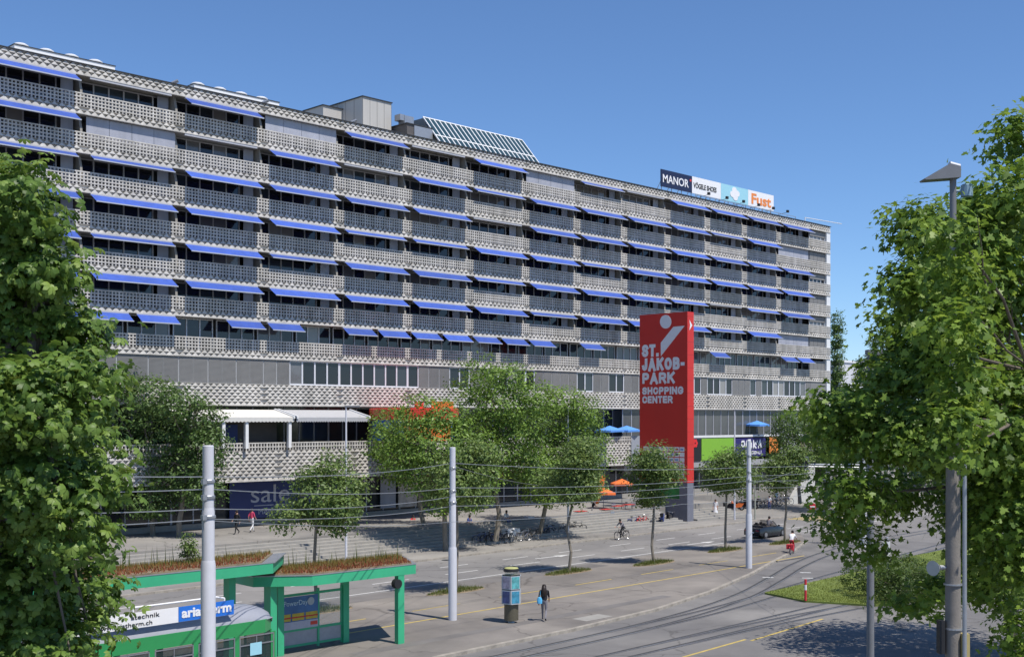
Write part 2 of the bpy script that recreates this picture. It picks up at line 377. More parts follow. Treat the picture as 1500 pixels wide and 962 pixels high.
# ================================================================== THE BUILDING
FV = 80.0                                            # facade plane
U0, BW = 37.8, 7.36                                  # first bay line, bay width
def lattice(W, ncell, ntri, H=None, pitch=.526, ledge=.07, ch=.24, th=.225):
    """precast screen: rows of open cells above rows of pyramid blocks; x 0..W, front at y=0, z up from 0"""
    mb = MB(); n = int(round(W/pitch)); p = W/n
    mb.box(0, W, -.03, .2, 0, ledge)
    z = ledge
    for r in range(ntri):
        sh = 0 if r % 2 == 0 else p/2
        for i in range(n+(1 if sh else 0)):
            x0 = i*p-sh; x1 = x0+p; xa = (x0+x1)/2
            c0 = max(0,x0); c1 = min(W,x1)
            if c0 == x0 and c1 == x1:
                mb.add([(x0+.02,-.02,z),(x1-.02,-.02,z),(xa+.035,.0,z+th*.92),(xa-.035,.0,z+th*.92),(x0+.02,.16,z),(x1-.02,.16,z),(xa+.035,.16,z+th*.92),(xa-.035,.16,z+th*.92)],
                       [(0,1,2,3),(1,5,6,2),(4,0,3,7)])
        mb.box(0, W, .02, .17, z+th*.90, z+th)
        z += th
    zt = z
    mb.add([(0,.165,ledge),(W,.165,ledge),(W,.165,zt),(0,.165,zt)], [(0,1,2,3)])
    if ncell:
        nb = 2*n; q = W/nb
        for i in range(nb+1):
            w = .038 if i % 2 else .05
            mb.box(max(0,i*q-w), min(W,i*q+w), .0, .14, zt, zt+ncell*ch)
        for r in range(ncell):
            mb.box(0, W, -.012, .13, zt+(r+1)*ch-.085, zt+(r+1)*ch)
    return mb
par_m = lattice(BW, 4, 2).mesh('parapet_screen', M['conc'])
half_m = lattice(BW, 2, 4).mesh('parapet_screen', M['conc'])
roof_m = lattice(BW, 0, 3, ledge=.1).mesh('roof_screen', M['conc'])
bandA_m = lattice(BW, 0, 7, th=.228, ledge=.09).mesh('band_screen', M['conc'])
end_m = lattice(4.68, 4, 2).mesh('parapet_screen', M['conc'])
endA_m = lattice(4.68, 0, 7, th=.228, ledge=.09).mesh('band_screen', M['conc'])
endR_m = lattice(4.68, 0, 3, ledge=.1).mesh('roof_screen', M['conc'])
KS = range(-3, 13)
UE0 = U0+13*BW-.2; UE1 = 138.2                        # end section
LEV = [17.35, 20.07, 22.79, 25.51, 28.23, 30.95]      # undersides of the balcony bands B1..B6
B0, ROOFB, BANDA = 14.4, 33.65, 10.75
bld = empty('apartment_and_shopping_building', (U0,FV,0))
tag(bld, 'long grey eight-storey apartment block with precast concrete screens and blue awnings over shops', 'building')
bld_off = Vector((-U0,-FV,0))
def bp(name, mesh, u, v, z, parent=None): return link(name, mesh, parent or bld, Vector((u,v,z))+(bld_off if not parent else Vector((0,0,0))))
# core volume, floors, soffits
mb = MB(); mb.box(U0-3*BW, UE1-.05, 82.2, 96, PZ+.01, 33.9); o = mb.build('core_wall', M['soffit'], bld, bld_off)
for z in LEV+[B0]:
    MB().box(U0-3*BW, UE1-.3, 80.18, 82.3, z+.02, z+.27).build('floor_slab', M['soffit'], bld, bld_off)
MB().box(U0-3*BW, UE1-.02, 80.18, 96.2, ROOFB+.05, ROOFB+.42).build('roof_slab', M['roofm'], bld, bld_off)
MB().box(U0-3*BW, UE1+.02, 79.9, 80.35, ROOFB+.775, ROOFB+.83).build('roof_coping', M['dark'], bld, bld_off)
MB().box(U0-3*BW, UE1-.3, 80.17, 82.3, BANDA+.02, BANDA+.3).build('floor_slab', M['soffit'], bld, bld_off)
# end wall with pale corner pillar
MB().box(UE1-.9, UE1, 80.05, 80.6, PZ, 34.3).build('corner_pillar', M['white'], bld, bld_off)
MB().box(UE1-.35, UE1-.02, 80.6, 96, PZ, 34.3).build('end_wall', M['conc2'], bld, bld_off)
for k in KS:
    u = U0+k*BW
    for z in LEV: bp('parapet_screen', par_m, u, FV, z)
    bp('parapet_screen', par_m, u, FV, B0)
    bp('roof_screen', roof_m, u, FV, ROOFB)
    bp('band_screen', bandA_m, u, FV, BANDA)
for z in LEV+[B0]: bp('parapet_screen', end_m, UE0+.2, FV, z)
bp('roof_screen', endR_m, UE0+.2, FV, ROOFB); bp('band_screen', endA_m, UE0+.2, FV, BANDA)
# dividers between the balconies: wedge fins
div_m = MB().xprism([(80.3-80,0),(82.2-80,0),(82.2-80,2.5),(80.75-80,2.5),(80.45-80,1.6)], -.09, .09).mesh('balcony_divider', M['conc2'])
# windows
WH = 2.44
def window_mesh(W, n, h, m, t=.05, y=.0, seed=0):
    mb = MB(); q = W/n
    for i in range(n+1):
        w = t*(1.5 if i in (0,n) else 1)
        mb.box(max(0,i*q-w), min(W,i*q+w), y, y+.1, 0, h)
    mb.box(0, W, y+.005, y+.095, h-.09, h-.001); mb.box(0, W, y+.006, y+.094, 0, .12)
    return mb.mesh('window_frame', m)
def glass_mesh(W, n, h, y=.06, t=.05):
    mb = MB(); q = W/n
    for i in range(n): mb.box(i*q+t, (i+1)*q-t, y, y+.02, .12, h-.09)
    return mb.mesh('glass', M['glass'])
WW = 6.9
win_m = window_mesh(WW, 6, WH, M['frame']); gl_m = glass_mesh(WW, 6, WH)
pane_m = MB().box(.05, WW/6-.05, .06, .08, .12, WH-.09).mesh('pane', M['glass'])
cur_m = MB().box(.07, WW/6-.07, .1, .11, .15, WH-.15).mesh('curtain', mat('curtain',(.5,.5,.5),.9,var=.15,scale=8,stretch=(6,1,.1)))
shut_m = MB()
for i in range(4): shut_m.box(i*WW/4+.015, (i+1)*WW/4-.015, 0, .04, 0, WH)
shut_m = shut_m.mesh('shutter', M['shutter'])
AW = 6.28
def awning_mesh(W, out=.95, drop=.61):
    mb = MB(); n = 10                                 # fabric with a very slight sag between the arms
    rows = [(0,0),(.5,-.5*drop-.015),(1,-drop)]
    vs = []
    for t, z in rows:
        for i in range(n+1): vs.append((W*i/n, -out*t, z-.012*math.sin(math.pi*((i*2)%n)/n)*t))
    fs = [(r*(n+1)+i, r*(n+1)+i+1, (r+1)*(n+1)+i+1, (r+1)*(n+1)+i) for r in range(2) for i in range(n)]
    mb.add(vs, fs)
    return mb.mesh('awning', M['awning'])
def bar_mesh(W, out=.95, drop=.61):
    return MB().box(0, W, -out-.05, -out+.02, -drop-.07, -drop+.01).mesh('front_bar', M['awn_bar'])
def arm_mesh(W, out=.95, drop=.61):
    mb = MB()
    for x in (.5, W-.5):
        mb.tube((x,0,-.12),(x+.45,-out*.5,-.5*drop-.1),.022,n=5); mb.tube((x+.45,-out*.5,-.5*drop-.1),(x+.05,-out,-drop-.03),.022,n=5)
    return mb.mesh('folding_arm', M['awn_bar'])
def box_mesh(W): return MB().box(0, W, -.1, .05, -.13, .02).mesh('awning_cassette', M['frame'])
AM = {}
def awning(u, z, W=AW, out=.95, drop=.61):
    key = (W,out,drop)
    if key not in AM: AM[key] = (awning_mesh(*key), bar_mesh(*key), arm_mesh(*key), box_mesh(W))
    a = bp('awning', AM[key][0], u, FV+.02, z); a['label'] = 'blue fabric awning rolled out over a balcony'
    link('front_bar', AM[key][1], a); link('folding_arm', AM[key][2], a); link('awning_cassette', AM[key][3], a)
# which bays have what: A awning out, O open without awning, C closed shutters ; rows top (W7) to W2
rows = { 33.65: 'AAA OACAOACAOAAAA',   # placeholder, replaced below
}
PAT = ['AAA'+'O'+'ACAOACAOAAAA',        # W7: k=-3..-1, k=0.. 12
       'AAA'+'COAOAAAAAAAAC',
       'AAA'+'AAAAAOAAAAAAA',
       'AAA'+'AAAAAAAAAAAAA',
       'AAA'+'AAAAAAAAAAOAA',
       'AAA'+'AAAAAAAAAAAAC']
PAT[0] = 'AAA'+'OACAOACAOAAAA'
tops = [ROOFB]+LEV[::-1][:5]                           # ceiling level of W7..W2
floors = LEV[::-1]                                     # floor band of W7..W2
rnd = random.Random(5)
for row in range(6):
    zt, zf = tops[row], floors[row]
    for j, k in enumerate(KS):
        u = U0+k*BW; c = PAT[row][j]
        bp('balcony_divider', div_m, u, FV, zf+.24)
        if c == 'C':
            bp('shutter', shut_m, u+.3, FV+.32, zf+.25)
        else:
            w = bp('window', win_m, u+.25, FV+1.45, zf+.25)
            if k <= 3:
                for i in range(6):
                    link('pane', pane_m, w, (i*WW/6,0,0))
            else: link('glass', gl_m, w)
            side = MB().box(0, .9, 0, .03, 0, WH).mesh('side_panel', M['shutter']) if row == 0 and j == 0 else bpy.data.meshes['side_panel']
            s_ = link('side_panel', side, w, (WW-.95,-.3,0))
            if c == 'A':
                if rnd.random() < .16: awning(u+.45, zt-.02, out=.55, drop=.36)
                else: awning(u+.45, zt-.02)
            else:
                b = bp('awning_cassette', bpy.data.meshes['awning_cassette'], u+.45, FV+.1, zt-.02)
# W1: half bays with short awnings ; k0.. pairs
W1 = {0:'AA',1:'OA',2:'AO',3:'AA',4:'AA',5:'AA',6:'AO',7:'AO',8:'OO',9:'OO',10:'AO',11:'OO',12:'AA'}
hw_m = window_mesh(BW/2-.3, 3, 2.7, M['frame_l']); hg_m = glass_mesh(BW/2-.3, 3, 2.7)
hp_m = MB().box(.05, (BW/2-.3)/3-.05, .06, .08, .12, 2.61).mesh('pane', M['glass'])
for k in KS:
    pat = W1.get(k, 'AA')
    for h in (0,1):
        u = U0+k*BW+h*BW/2
        w = bp('window', hw_m, u+.15, FV+1.2, B0+.25)
        if k <= 4:
            for i in range(3): link('pane', hp_m, w, (i*(BW/2-.3)/3,0,0))
        else: link('glass', hg_m, w)
        if pat[h] == 'A': awning(u+.25, LEV[0]-.02, 3.05, .85, .62)
# end section windows with blinds
eb = MB()
for i in range(4): eb.box(i*.92+.02, i*.92+.9, 0, .04, 0, 2.4)
eb = eb.mesh('blind', M['blind']); ew_m = window_mesh(3.68, 4, 2.4, M['frame_l']); eg_m = glass_mesh(3.68,4,2.4)
for i, z in enumerate(LEV+[B0]):
    w = bp('window', ew_m, UE0+.3, FV+.35, z+.25); link('glass', eg_m, w)
    if i % 2 == 0: link('blind', eb, w, (0,-.06,0))
    else: link('blind', MB().box(0,3.68,0,.03,1.7,2.4).mesh('blind',M['blind']), w, (0,-.06,0))
# office floor W0 (B0 underside down to band A)
OH = B0-(BANDA+.09+7*.228)
zo = BANDA+.09+7*.228
ow_m = window_mesh(BW, 6, OH, M['frame_l'], .07); og_m = MB().box(.07, BW/6-.07, .06, .08, .12, OH-.09).mesh('pane', M['glass'])
ob = MB(); nsl = 22
for i in range(3):
    for s in range(nsl): ob.box(i*BW/3+.03, (i+1)*BW/3-.03, .0, .03, s*OH/nsl+.006, (s+1)*OH/nsl-.012)
ob_m = ob.mesh('blind', M['blind'])
ob1 = MB()
for s in range(nsl): ob1.box(.03, BW/6-.03, .0, .03, s*OH/nsl+.006, (s+1)*OH/nsl-.012)
ob1_m = ob1.mesh('blind', M['blind'])
for k in KS:
    u = U0+k*BW
    w = bp('window', ow_m, u, FV+.12, zo)
    if k <= 1: link('blind', ob_m, w, (0,-.05,0))
    else:
        for i in range(6):
            link('pane', og_m, w, (i*BW/6,0,0))
            if (k == 2 and i < 2) or (k == 4 and i > 0 and i < 4) or (k > 4 and rnd.random() < .45): link('blind', ob1_m, w, (i*BW/6,-.045,0))
w = bp('window', window_mesh(3.7, 4, OH, M['frame_l']), UE0+.2, FV+.12, zo)
link('blind', MB().box(0,3.7,0,.03,0,OH).mesh('blind',M['blind']), w, (0,-.05,0))
# first floor glazing (z 6.. 10.75) and shop fronts
fg_n = 8
fw_m = window_mesh(BW, 5, 3.9, M['frame'], .045); fg_m = MB()
for i in range(5): fg_m.box(i*BW/5+.045, (i+1)*BW/5-.045, .05, .07, .12, 3.8)
fg_m = fg_m.mesh('glass', M['glass2'])
fpane = MB().box(.045, BW/5-.045, .05, .07, .12, 3.8).mesh('pane', mat('tinted_glass',(.10,.105,.11),.12,var=.2,scale=.4))
for k in KS:
    u = U0+k*BW
    w = bp('window', fw_m, u, FV+(.3 if k >= 8 else 1.6), 6.85)
    if k >= 8:
        for i in range(5): link('pane', fpane, w, (i*BW/5,0,0))
    else: link('glass', fg_m, w)
gw_m = window_mesh(BW, 4, 3.55, M['frame'], .05); gg_m = MB()
for i in range(4): gg_m.box(i*BW/4+.05, (i+1)*BW/4-.05, .05, .07, .12, 3.45)
gg_m = gg_m.mesh('glass', M['glass2'])
for k in KS:
    w = bp('shop_window', gw_m, U0+k*BW, FV+1.2, PZ+.05); link('glass', gg_m, w)
    bp('shop_plinth', MB().box(0,BW,0,.35,0,.42).mesh('shop_plinth', M['conc2']) if k == -3 else bpy.data.meshes['shop_plinth'], U0+k*BW, FV+.7, PZ)
# terrace over the shops, with its screen
TV = 78.0
MB().box(U0-3*BW, 95.3, TV+.2, 82.3, 4.98, 6.2).build('terrace_slab', M['soffit'], bld, bld_off)
MB().box(96, UE1-.4, 79.5, 82.3, 4.3, 7.7).build('terrace_slab', M['soffit'], bld, bld_off)
for k in range(-3,8):
    u = U0+k*BW
    W_ = BW if k < 7 else 95.3-u
    if k < 7: m_ = bpy.data.meshes.get('terrace_screen') or lattice(BW, 2, 9, ledge=.1, th=.25, ch=.3).mesh('terrace_screen', M['conc'])
    else: m_ = lattice(W_, 2, 9, ledge=.1, th=.25, ch=.3).mesh('terrace_screen_end', M['conc'])
    bp('terrace_screen', m_, u, TV, 4.98)
MB().box(95.3, 97.2, TV-.02, TV+.4, 4.98, 7.95).build('terrace_end_panel', mat('panel_greyblue',(.30,.32,.36),.5,var=.04), bld, bld_off)
# white canopies over the terrace
def canopy(u0, u1, m, nm):
    c = MB(); zb, zf = 10.45, 9.85
    c.add([(u0,80.1,zb),(u1,80.1,zb),(u1,77.5,zf),(u0,77.5,zf),(u0,80.1,zb-.04),(u1,80.1,zb-.04),(u1,77.5,zf-.04),(u0,77.5,zf-.04)],
          [(0,1,2,3),(4,7,6,5),(3,2,6,7),(0,3,7,4),(1,5,6,2)])
    a = c.build(nm, m, bld, bld_off)
    v = MB(); n = 30
    for i in range(n):
        x0 = u0+(u1-u0)*i/n; x1 = u0+(u1-u0)*(i+1)/n
        v.add([(x0,77.49,zf),(x1,77.49,zf),(x1,77.49,zf-.3),((x0+x1)/2,77.49,zf-.38),(x0,77.49,zf-.3)], [(0,1,2,3,4)])
    v.build('valance', m, a)
    for x in (u0, u1-.12):
      f = MB(); f.add([(x,80.1,zb+.1),(x+.14,80.1,zb+.1),(x+.14,77.4,zf+.1),(x,77.4,zf+.1),(x,80.1,zb-.1),(x+.14,80.1,zb-.1),(x+.14,77.4,zf-.1),(x,77.4,zf-.1)],
                                [(0,1,2,3),(4,7,6,5),(3,2,6,7),(0,3,7,4),(1,5,6,2)])
      f.build('canopy_rafter', M['white'], a)
canopy(44.0, 53.6, mat('canopy_white',(.62,.60,.56),.7,var=.06), 'terrace_canopy')
canopy(53.8, 61.0, mat('canopy_grey',(.42,.42,.43),.7,var=.06), 'terrace_canopy')
for px in (327,361,424):
    u = ray(px)*77.7; MB().box(u-.13,u+.13,77.6,77.86,7.5,9.85).build('canopy_post', M['white'], bld, bld_off)
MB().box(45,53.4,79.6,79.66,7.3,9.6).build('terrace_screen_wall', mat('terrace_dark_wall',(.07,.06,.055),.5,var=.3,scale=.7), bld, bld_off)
MB().box(48.6,49.8,79.5,79.56,7.3,9.3).build('terrace_door', M['saleblue'], bld, bld_off)
# shop signs
def panel(name, u0, u1, v, z0, z1, m, parent=None, t=.08):
    return MB().box(u0,u1,v,v+t,z0,z1).build(name, m, parent or bld, bld_off if not parent else (0,0,0))
sp = panel('sale_banner', 50.0, 60.4, 80.95, 1.9, 4.9, M['saleblue'])
L_ = mat('lettering_pale',(.42,.45,.55),.6,var=.02)
o = letter_u('sale', 2.0, L_, sp, (51.9,80.93,3.15), 3.6); o = letter_u('MANOR', .62, L_, sp, (52.6,80.93,2.2), 2.3)
MB().box(52.2,54.0,80.925,80.93,2.86,2.92).box(54.15,55.3,80.925,80.93,2.86,2.92).build('small_print', L_, sp)
sp = panel('shop_sign', 61.2, 64.6, 80.85, 4.1, 4.95, M['black']); letter_u('MANOR', .62, M['signwhite'], sp, (61.6,80.83,4.3), 2.6)
sp = panel('brown_sign', 69.4, 76.5, 80.9, 2.4, 4.9, M['brown']); letter_u('Tal', .6, M['gold'], sp, (70.6,80.88,3.3), 1.3); MB().path([(70.3,80.87,3.95),(70.6,80.87,4.5),(70.75,80.87,3.95),(71.1,80.87,4.25),(71.3,80.87,3.95),(71.6,80.87,4.3),(71.75,80.87,3.95),(72.1,80.87,4.45),(72.2,80.87,3.95)],.02,4).build('script_flourish', M['gold'], sp)
panel('display_panel', 64.9, 66.6, 80.95, 2.0, 4.6, M['shutter']); panel('display_panel', 66.9, 69.0, 80.95, 2.0, 4.6, mat('display_pale',(.4,.36,.33),.6,var=.4,scale=1.2))
panel('fascia', 97, UE1-.4, 79.4, 7.6, 7.85, M['white'])
sp = panel('black_sign', 104.0, 109.3, 79.42, 5.0, 7.45, M['black'])
fl = MB()
for i in range(6):
    a = i*math.pi/3; c = (108.15+.3*math.cos(a), 7.0+.3*math.sin(a))
    fl.yprism([(c[0]+.2*math.cos(t*math.pi/5), c[1]+.2*math.sin(t*math.pi/5)) for t in range(10)], 79.39-i*.002, 79.41)
fl.build('flower_emblem', mat('emblem_red',(.7,.03,.03),.5,var=.02), sp)
panel('lime_sign', 109.4, 115.6, 79.42, 5.0, 7.5, M['lime'])
panel('grey_sign_frame', 115.7, 125.6, 79.5, 4.95, 7.58, mat('sign_frame_grey',(.33,.34,.37),.5,var=.04))
sp = panel('purple_sign', 115.9, 122.2, 79.40, 5.3, 7.45, M['purple'])
def sgn(zx, zy):                                      # place on the purple sign, from a close look at it
    u = ray(1075+zx/24.05)*79.38; return u, CAMH-(635+zy/24.05-612)*(u+79.38)/2475
def jag(name, lines, hw, parent):                     # jagged hand-cut white letters
    mb = MB(); lay = 0
    for L in lines:
        P = [Vector(sgn(*p)) for p in L]
        for p, q in zip(P[:-1],P[1:]):
            d = (q-p).normalized(); n = Vector((-d.y,d.x))*hw; y = 79.392-.0008*(lay % 11); lay += 1
            mb.add([(v.x,y,v.y) for v in (p-n-d*hw*.5,q-n+d*hw*.5,q+n+d*hw*.5,p+n-d*hw*.5)],[(0,1,2,3)])
    mb.build(name, M['signwhite'], parent)
jag('jagged_lettering', [[(290,270),(360,265),(385,360),(350,460),(300,455),(270,360),(290,270)],[(455,250),(425,480)],[(500,230),(590,215)],[(540,260),(560,500)],[(620,320),(625,490)],[(695,235),(690,510)],[(760,300),(720,420),(790,500)],[(830,250),(780,380)],[(930,215),(870,400),(870,500)],[(930,215),(965,510)],[(880,380),(950,375)]], .1, sp)
jag('small_lettering', [[(425,590),(425,710)],[(425,600),(475,598)],[(425,650),(465,648)],[(620,610),(620,710)],[(650,620),(700,610),(690,700),(640,700)],[(730,620),(720,700),(770,700),(780,620),(730,620)],[(810,620),(810,700)],[(810,640),(850,630),(850,700)],[(890,620),(880,700),(920,700)],[(965,590),(955,705)]], .05, sp)
panel('orange_sign', 123.0, 124.9, 79.38, 5.6, 7.5, M['orange_s'])
MB().box(97, UE1-.4, 80.2, 80.6, 3.9, 4.4).build('lintel', M['conc2'], bld, bld_off)
# ---- roof structures (parts of the building)
def roof_hut(u0,u1,v0,v1,z1,m,name,cap=.09):
    h = MB().box(u0,u1,v0,v1,33.9,z1).build(name, m, bld, bld_off)
    MB().box(u0-.1,u1+.1,v0-.1,v1+.1,z1,z1+cap).build('hut_coping', M['dark'], h)
    return h
for (a,b,n) in ((34.6,42.1,4),(48.7,56.6,4)):
    h = MB().box(a,b,84,87,33.9,36.0).build('roof_plant_box', M['white'], bld, bld_off)
    MB().box(a-.05,b+.05,83.95,87.05,36.0,36.06).build('hut_coping', M['dark'], h)
    for i in range(n):
        x = a+.8+i*(b-a-1.2)/(n-.6)
        MB().lathe([(.48,0),(.48,.14),(.56,.15),(.56,.24),(.4,.33),(.1,.36)], (x,84.9,36.06), 16).build('roof_vent', M['white'], h, smooth=True)
def seams(h, u0, u1, v0, v1, z0, z1, n, m):
    mb = MB()
    for i in range(n+1):
        u = u0+(u1-u0)*i/n; mb.box(u-.015,u+.015,v0-.02,v0,z0,z1)
        v = v0+(v1-v0)*i/n; mb.box(u0-.02,u0,v-.015,v+.015,z0,z1)
    mb.build('panel_seams', m, h)
h = roof_hut(66.9,70.2,86,91.1,38.85,M['clad'],'lift_hut'); seams(h,66.9,70.2,86,91.1,34,38.8,4,M['blind'])
roof_hut(64.7,66.88,89,92,38.2,M['clad'],'lift_hut')
h = roof_hut(70.6,73.6,84.2,88.5,36.75,mat('hut_dark',(.10,.09,.085),.6,var=.15),'plant_hut')
MB().box(71.4,73.62,84.1,84.2,34.2,36.7).build('hut_panel', mat('metal_panel',(.34,.35,.37),.35,metal=.4,var=.05), h)
MB().box(70.9,72.0,84.9,85.8,36.84,37.7).build('duct', M['steel'], h); MB().box(70.4,70.95,84.95,85.75,37.2,37.75).build('duct_hood', M['steel'], h)
# glazed skylight
sk = empty('glass_skylight', (0,0,0)); sk.parent = bld; sk.location = bld_off
su0, su1, sv0, sv1, sz0, sz1 = 73.7, 87.0, 82.6, 85.6, 34.7, 38.1
N = 20
def sp_(u, t, off=0): return Vector((u, sv0+(sv1-sv0)*t-off*.75, sz0+(sz1-sz0)*t+off*.66))
fm = MB()
def sbar(a, b, w):
    d = (b-a).normalized(); s = Vector((1,0,0)) if abs(d.x) < .5 else Vector((0,.66,.75))
    n = Vector((0,-.75,.66))
    vs = [a-s*w,a+s*w,b+s*w,b-s*w]; fm.add(vs+[v+n*.1 for v in vs], [(0,1,2,3),(4,7,6,5),(0,4,5,1),(1,5,6,2),(2,6,7,3),(3,7,4,0)])
for i in range(N+1): sbar(sp_(su0+(su1-su0)*i/N,0), sp_(su0+(su1-su0)*i/N,1), .055)
for t in (0,.42,1): sbar(sp_(su0,t), sp_(su1,t), .06)
fm.build('skylight_frame', M['white'], sk)
gm = mat('skylight_glass',(.025,.06,.075),.12,var=.25,scale=.5)
q = (su1-su0)/N
def pm(t0,t1):
    a,b = sp_(.06,t0),sp_(q-.06,t0); c,d = sp_(q-.06,t1),sp_(.06,t1); n = Vector((0,-.75,.66))*.03
    return MB().add([a,b,c,d,a+n,b+n,c+n,d+n],[(0,1,2,3),(4,7,6,5),(0,4,5,1),(1,5,6,2),(2,6,7,3),(3,7,4,0)]).mesh('pane',gm)
pms = (pm(.02,.41),pm(.43,.98))
for i in range(N):
    for m_ in pms: link('pane', m_, sk, (su0+i*q,0,0))
MB().xprism([(sv0+.3,sz0-.7),(sv1+1.5,sz0-.7),(sv1+1.5,sz1-.05),(sv1+.02,sz1-.05)], su0+.02, su1-.02).build('skylight_back', M['conc2'], sk)
for px,py in ((735,247),(1003,330)):
    pass
# aerial arm at the far roof corner
o = MB().path([(133,80.6,35.1),(141.5,80.3,35.25)], .05).build('aerial_arm', M['white'], bld, bld_off)
MB().tube((133,80.6,34.3),(133,80.6,35.15),.06).build('aerial_post', M['white'], bld, bld_off)
# little roof details along the parapet
for u in (45.1, 53.0, 61.8):
    MB().tube((u,81,34.1),(u,81,34.75),.06).tube((u,81,34.75),(u+.35,80.7,34.95),.13).build('roof_floodlight', M['steel'], bld, bld_off)
# ================================================================== TREES
def leaf_shapes(kind):
    if kind == 'maple':       # five-lobed leaf as a fan
        ang = [-90,-40,-15,10,40,62,90,118,140,170,195,220]; rad = [.12,.5,.30,.62,.32,.55,.72,.55,.32,.62,.30,.5]
        pts = [(0,0,0)]+[(r*math.cos(R(a)), r*math.sin(R(a))+.1, -.12*r*r) for a,r in zip(ang,rad)]
        n = len(ang); return [pts], [[(0,1+i,1+(i+1)%n) for i in range(n)]]
    if kind == 'chestnut':    # drooping compound leaf of broad-ended leaflets
        V_, F_ = [], []
        for i in range(6):
            a = R(-105+i*42); d = Vector((math.sin(a),math.cos(a),0)); s = Vector((d.y,-d.x,0)); L = .82-.1*abs(i-2.5); dz = Vector((0,0,-1))
            b = len(V_)
            V_ += [d*.03, d*L*.4+s*.1+dz*.03, d*L*.75+s*.18+dz*.2*L, d*L+dz*.42*L, d*L*.75-s*.18+dz*.2*L, d*L*.4-s*.1+dz*.03]
            F_ += [(b,b+1,b+5),(b+1,b+2,b+5),(b+2,b+4,b+5),(b+2,b+3,b+4)]
        return [[tuple(v) for v in V_]], [F_]
    return [[(-.42,0,0),(0,-.26,.06),(.5,0,-.04),(0,.26,.06)]], [[(0,1,2),(0,2,3)]]
def crown_mesh(name, lobes, nleaf, size, kind, mat_, seed, clump=.55, per=22, droop=.35, hollow=.45):
    """lobes: list of (centre Vector, (rx,ry,rz)); leaves gathered in clumps spread through the lobes' volume"""
    rg = np.random.default_rng(seed)
    vol = np.array([l[1][0]*l[1][1]*l[1][2] for l in lobes])**(.75); pr = vol/vol.sum()
    nc = max(1, nleaf//per)
    li = rg.choice(len(lobes), nc, p=pr)
    C = np.array([tuple(l[0]) for l in lobes])[li]; Rr = np.array([l[1] for l in lobes])[li]
    d = rg.normal(size=(nc,3)); d /= np.linalg.norm(d,axis=1)[:,None]
    rad = hollow+(1.04-hollow)*rg.random(nc)**.55
    cc = C+d*Rr*rad[:,None]
    cvar = rg.random(nc)
    idx = np.repeat(np.arange(nc), per); N = len(idx)
    off = rg.normal(size=(N,3))*np.array([clump,clump,clump*.5])
    P = cc[idx]+off
    out = d[idx]*.9+rg.normal(size=(N,3))*.5+np.array([0,0,.75])
    out /= np.linalg.norm(out,axis=1)[:,None]
    up = rg.normal(size=(N,3)); up[:,2] -= droop
    X = np.cross(up,out); X /= np.linalg.norm(X,axis=1)[:,None]+1e-9; Y = np.cross(out,X)
    sc = size*(.5+.95*rg.random(N))
    sv_, sf_ = leaf_shapes(kind); lv = np.array(sv_[0]); lf = np.array(sf_[0]); k = len(lv)
    W = P[:,None,:]+sc[:,None,None]*(lv[None,:,0:1]*X[:,None,:]+lv[None,:,1:2]*Y[:,None,:]+lv[None,:,2:3]*out[:,None,:])
    verts = W.reshape(-1,3); faces = (lf[None]+(np.arange(N)*k)[:,None,None]).reshape(-1,3)
    me = bpy.data.meshes.new(name); nf = len(faces)
    me.vertices.add(len(verts)); me.vertices.foreach_set('co', verts.ravel())
    me.loops.add(nf*3); me.loops.foreach_set('vertex_index', faces.ravel().astype(np.int32))
    me.polygons.add(nf); me.polygons.foreach_set('loop_start', np.arange(0,nf*3,3,dtype=np.int32)); me.polygons.foreach_set('loop_total', np.full(nf,3,dtype=np.int32))
    me.update(calc_edges=True); me.validate()
    var = np.clip(.5+.38*(cvar[idx]-.5)*2*.85+rg.normal(size=N)*.22,0,1)
    a = me.attributes.new('leafvar','FLOAT','FACE'); a.data.foreach_set('value', np.repeat(var,len(lf)).astype(np.float32))
    me.materials.append(mat_); return me, cc
def limb_mesh(base, tops, r0, seed, mat_, trunk_top=None, wob=.12, n=7):
    rg = random.Random(seed); mb = MB()
    def run(a, b, ra, rb, k):
        a = Vector(a); b = Vector(b); pts = [a]; L = (b-a).length
        for i in range(1,k): pts.append(a.lerp(b,i/k)+Vector((rg.uniform(-1,1),rg.uniform(-1,1),rg.uniform(-.4,.4)))*wob*L/k)
        pts.append(b)
        for i in range(k): mb.tube(pts[i],pts[i+1],ra+(rb-ra)*i/k,ra+(rb-ra)*(i+1)/k,n,cap=False)
        return pts
    tt = Vector(trunk_top); P = run(base, tt, r0, r0*.62, 5)
    for t in tops:
        t = Vector(t); f = rg.uniform(.35,1); st = Vector(base).lerp(tt, .55+.45*f)
        j = min(range(len(P)), key=lambda i:(P[i]-st).length); q = P[j]
        run(q, t, r0*.34, r0*.06, 4)
        for _ in range(2):
            s = q.lerp(t, rg.uniform(.4,.8)); e = s+(t-q)*.15+Vector((rg.uniform(-1,1),rg.uniform(-1,1),rg.uniform(-.3,.5)))*min(1.2,(t-q).length*.16)
            run(s, e, r0*.12, r0*.03, 3)
    return mb.mesh('trunk', mat_, True)
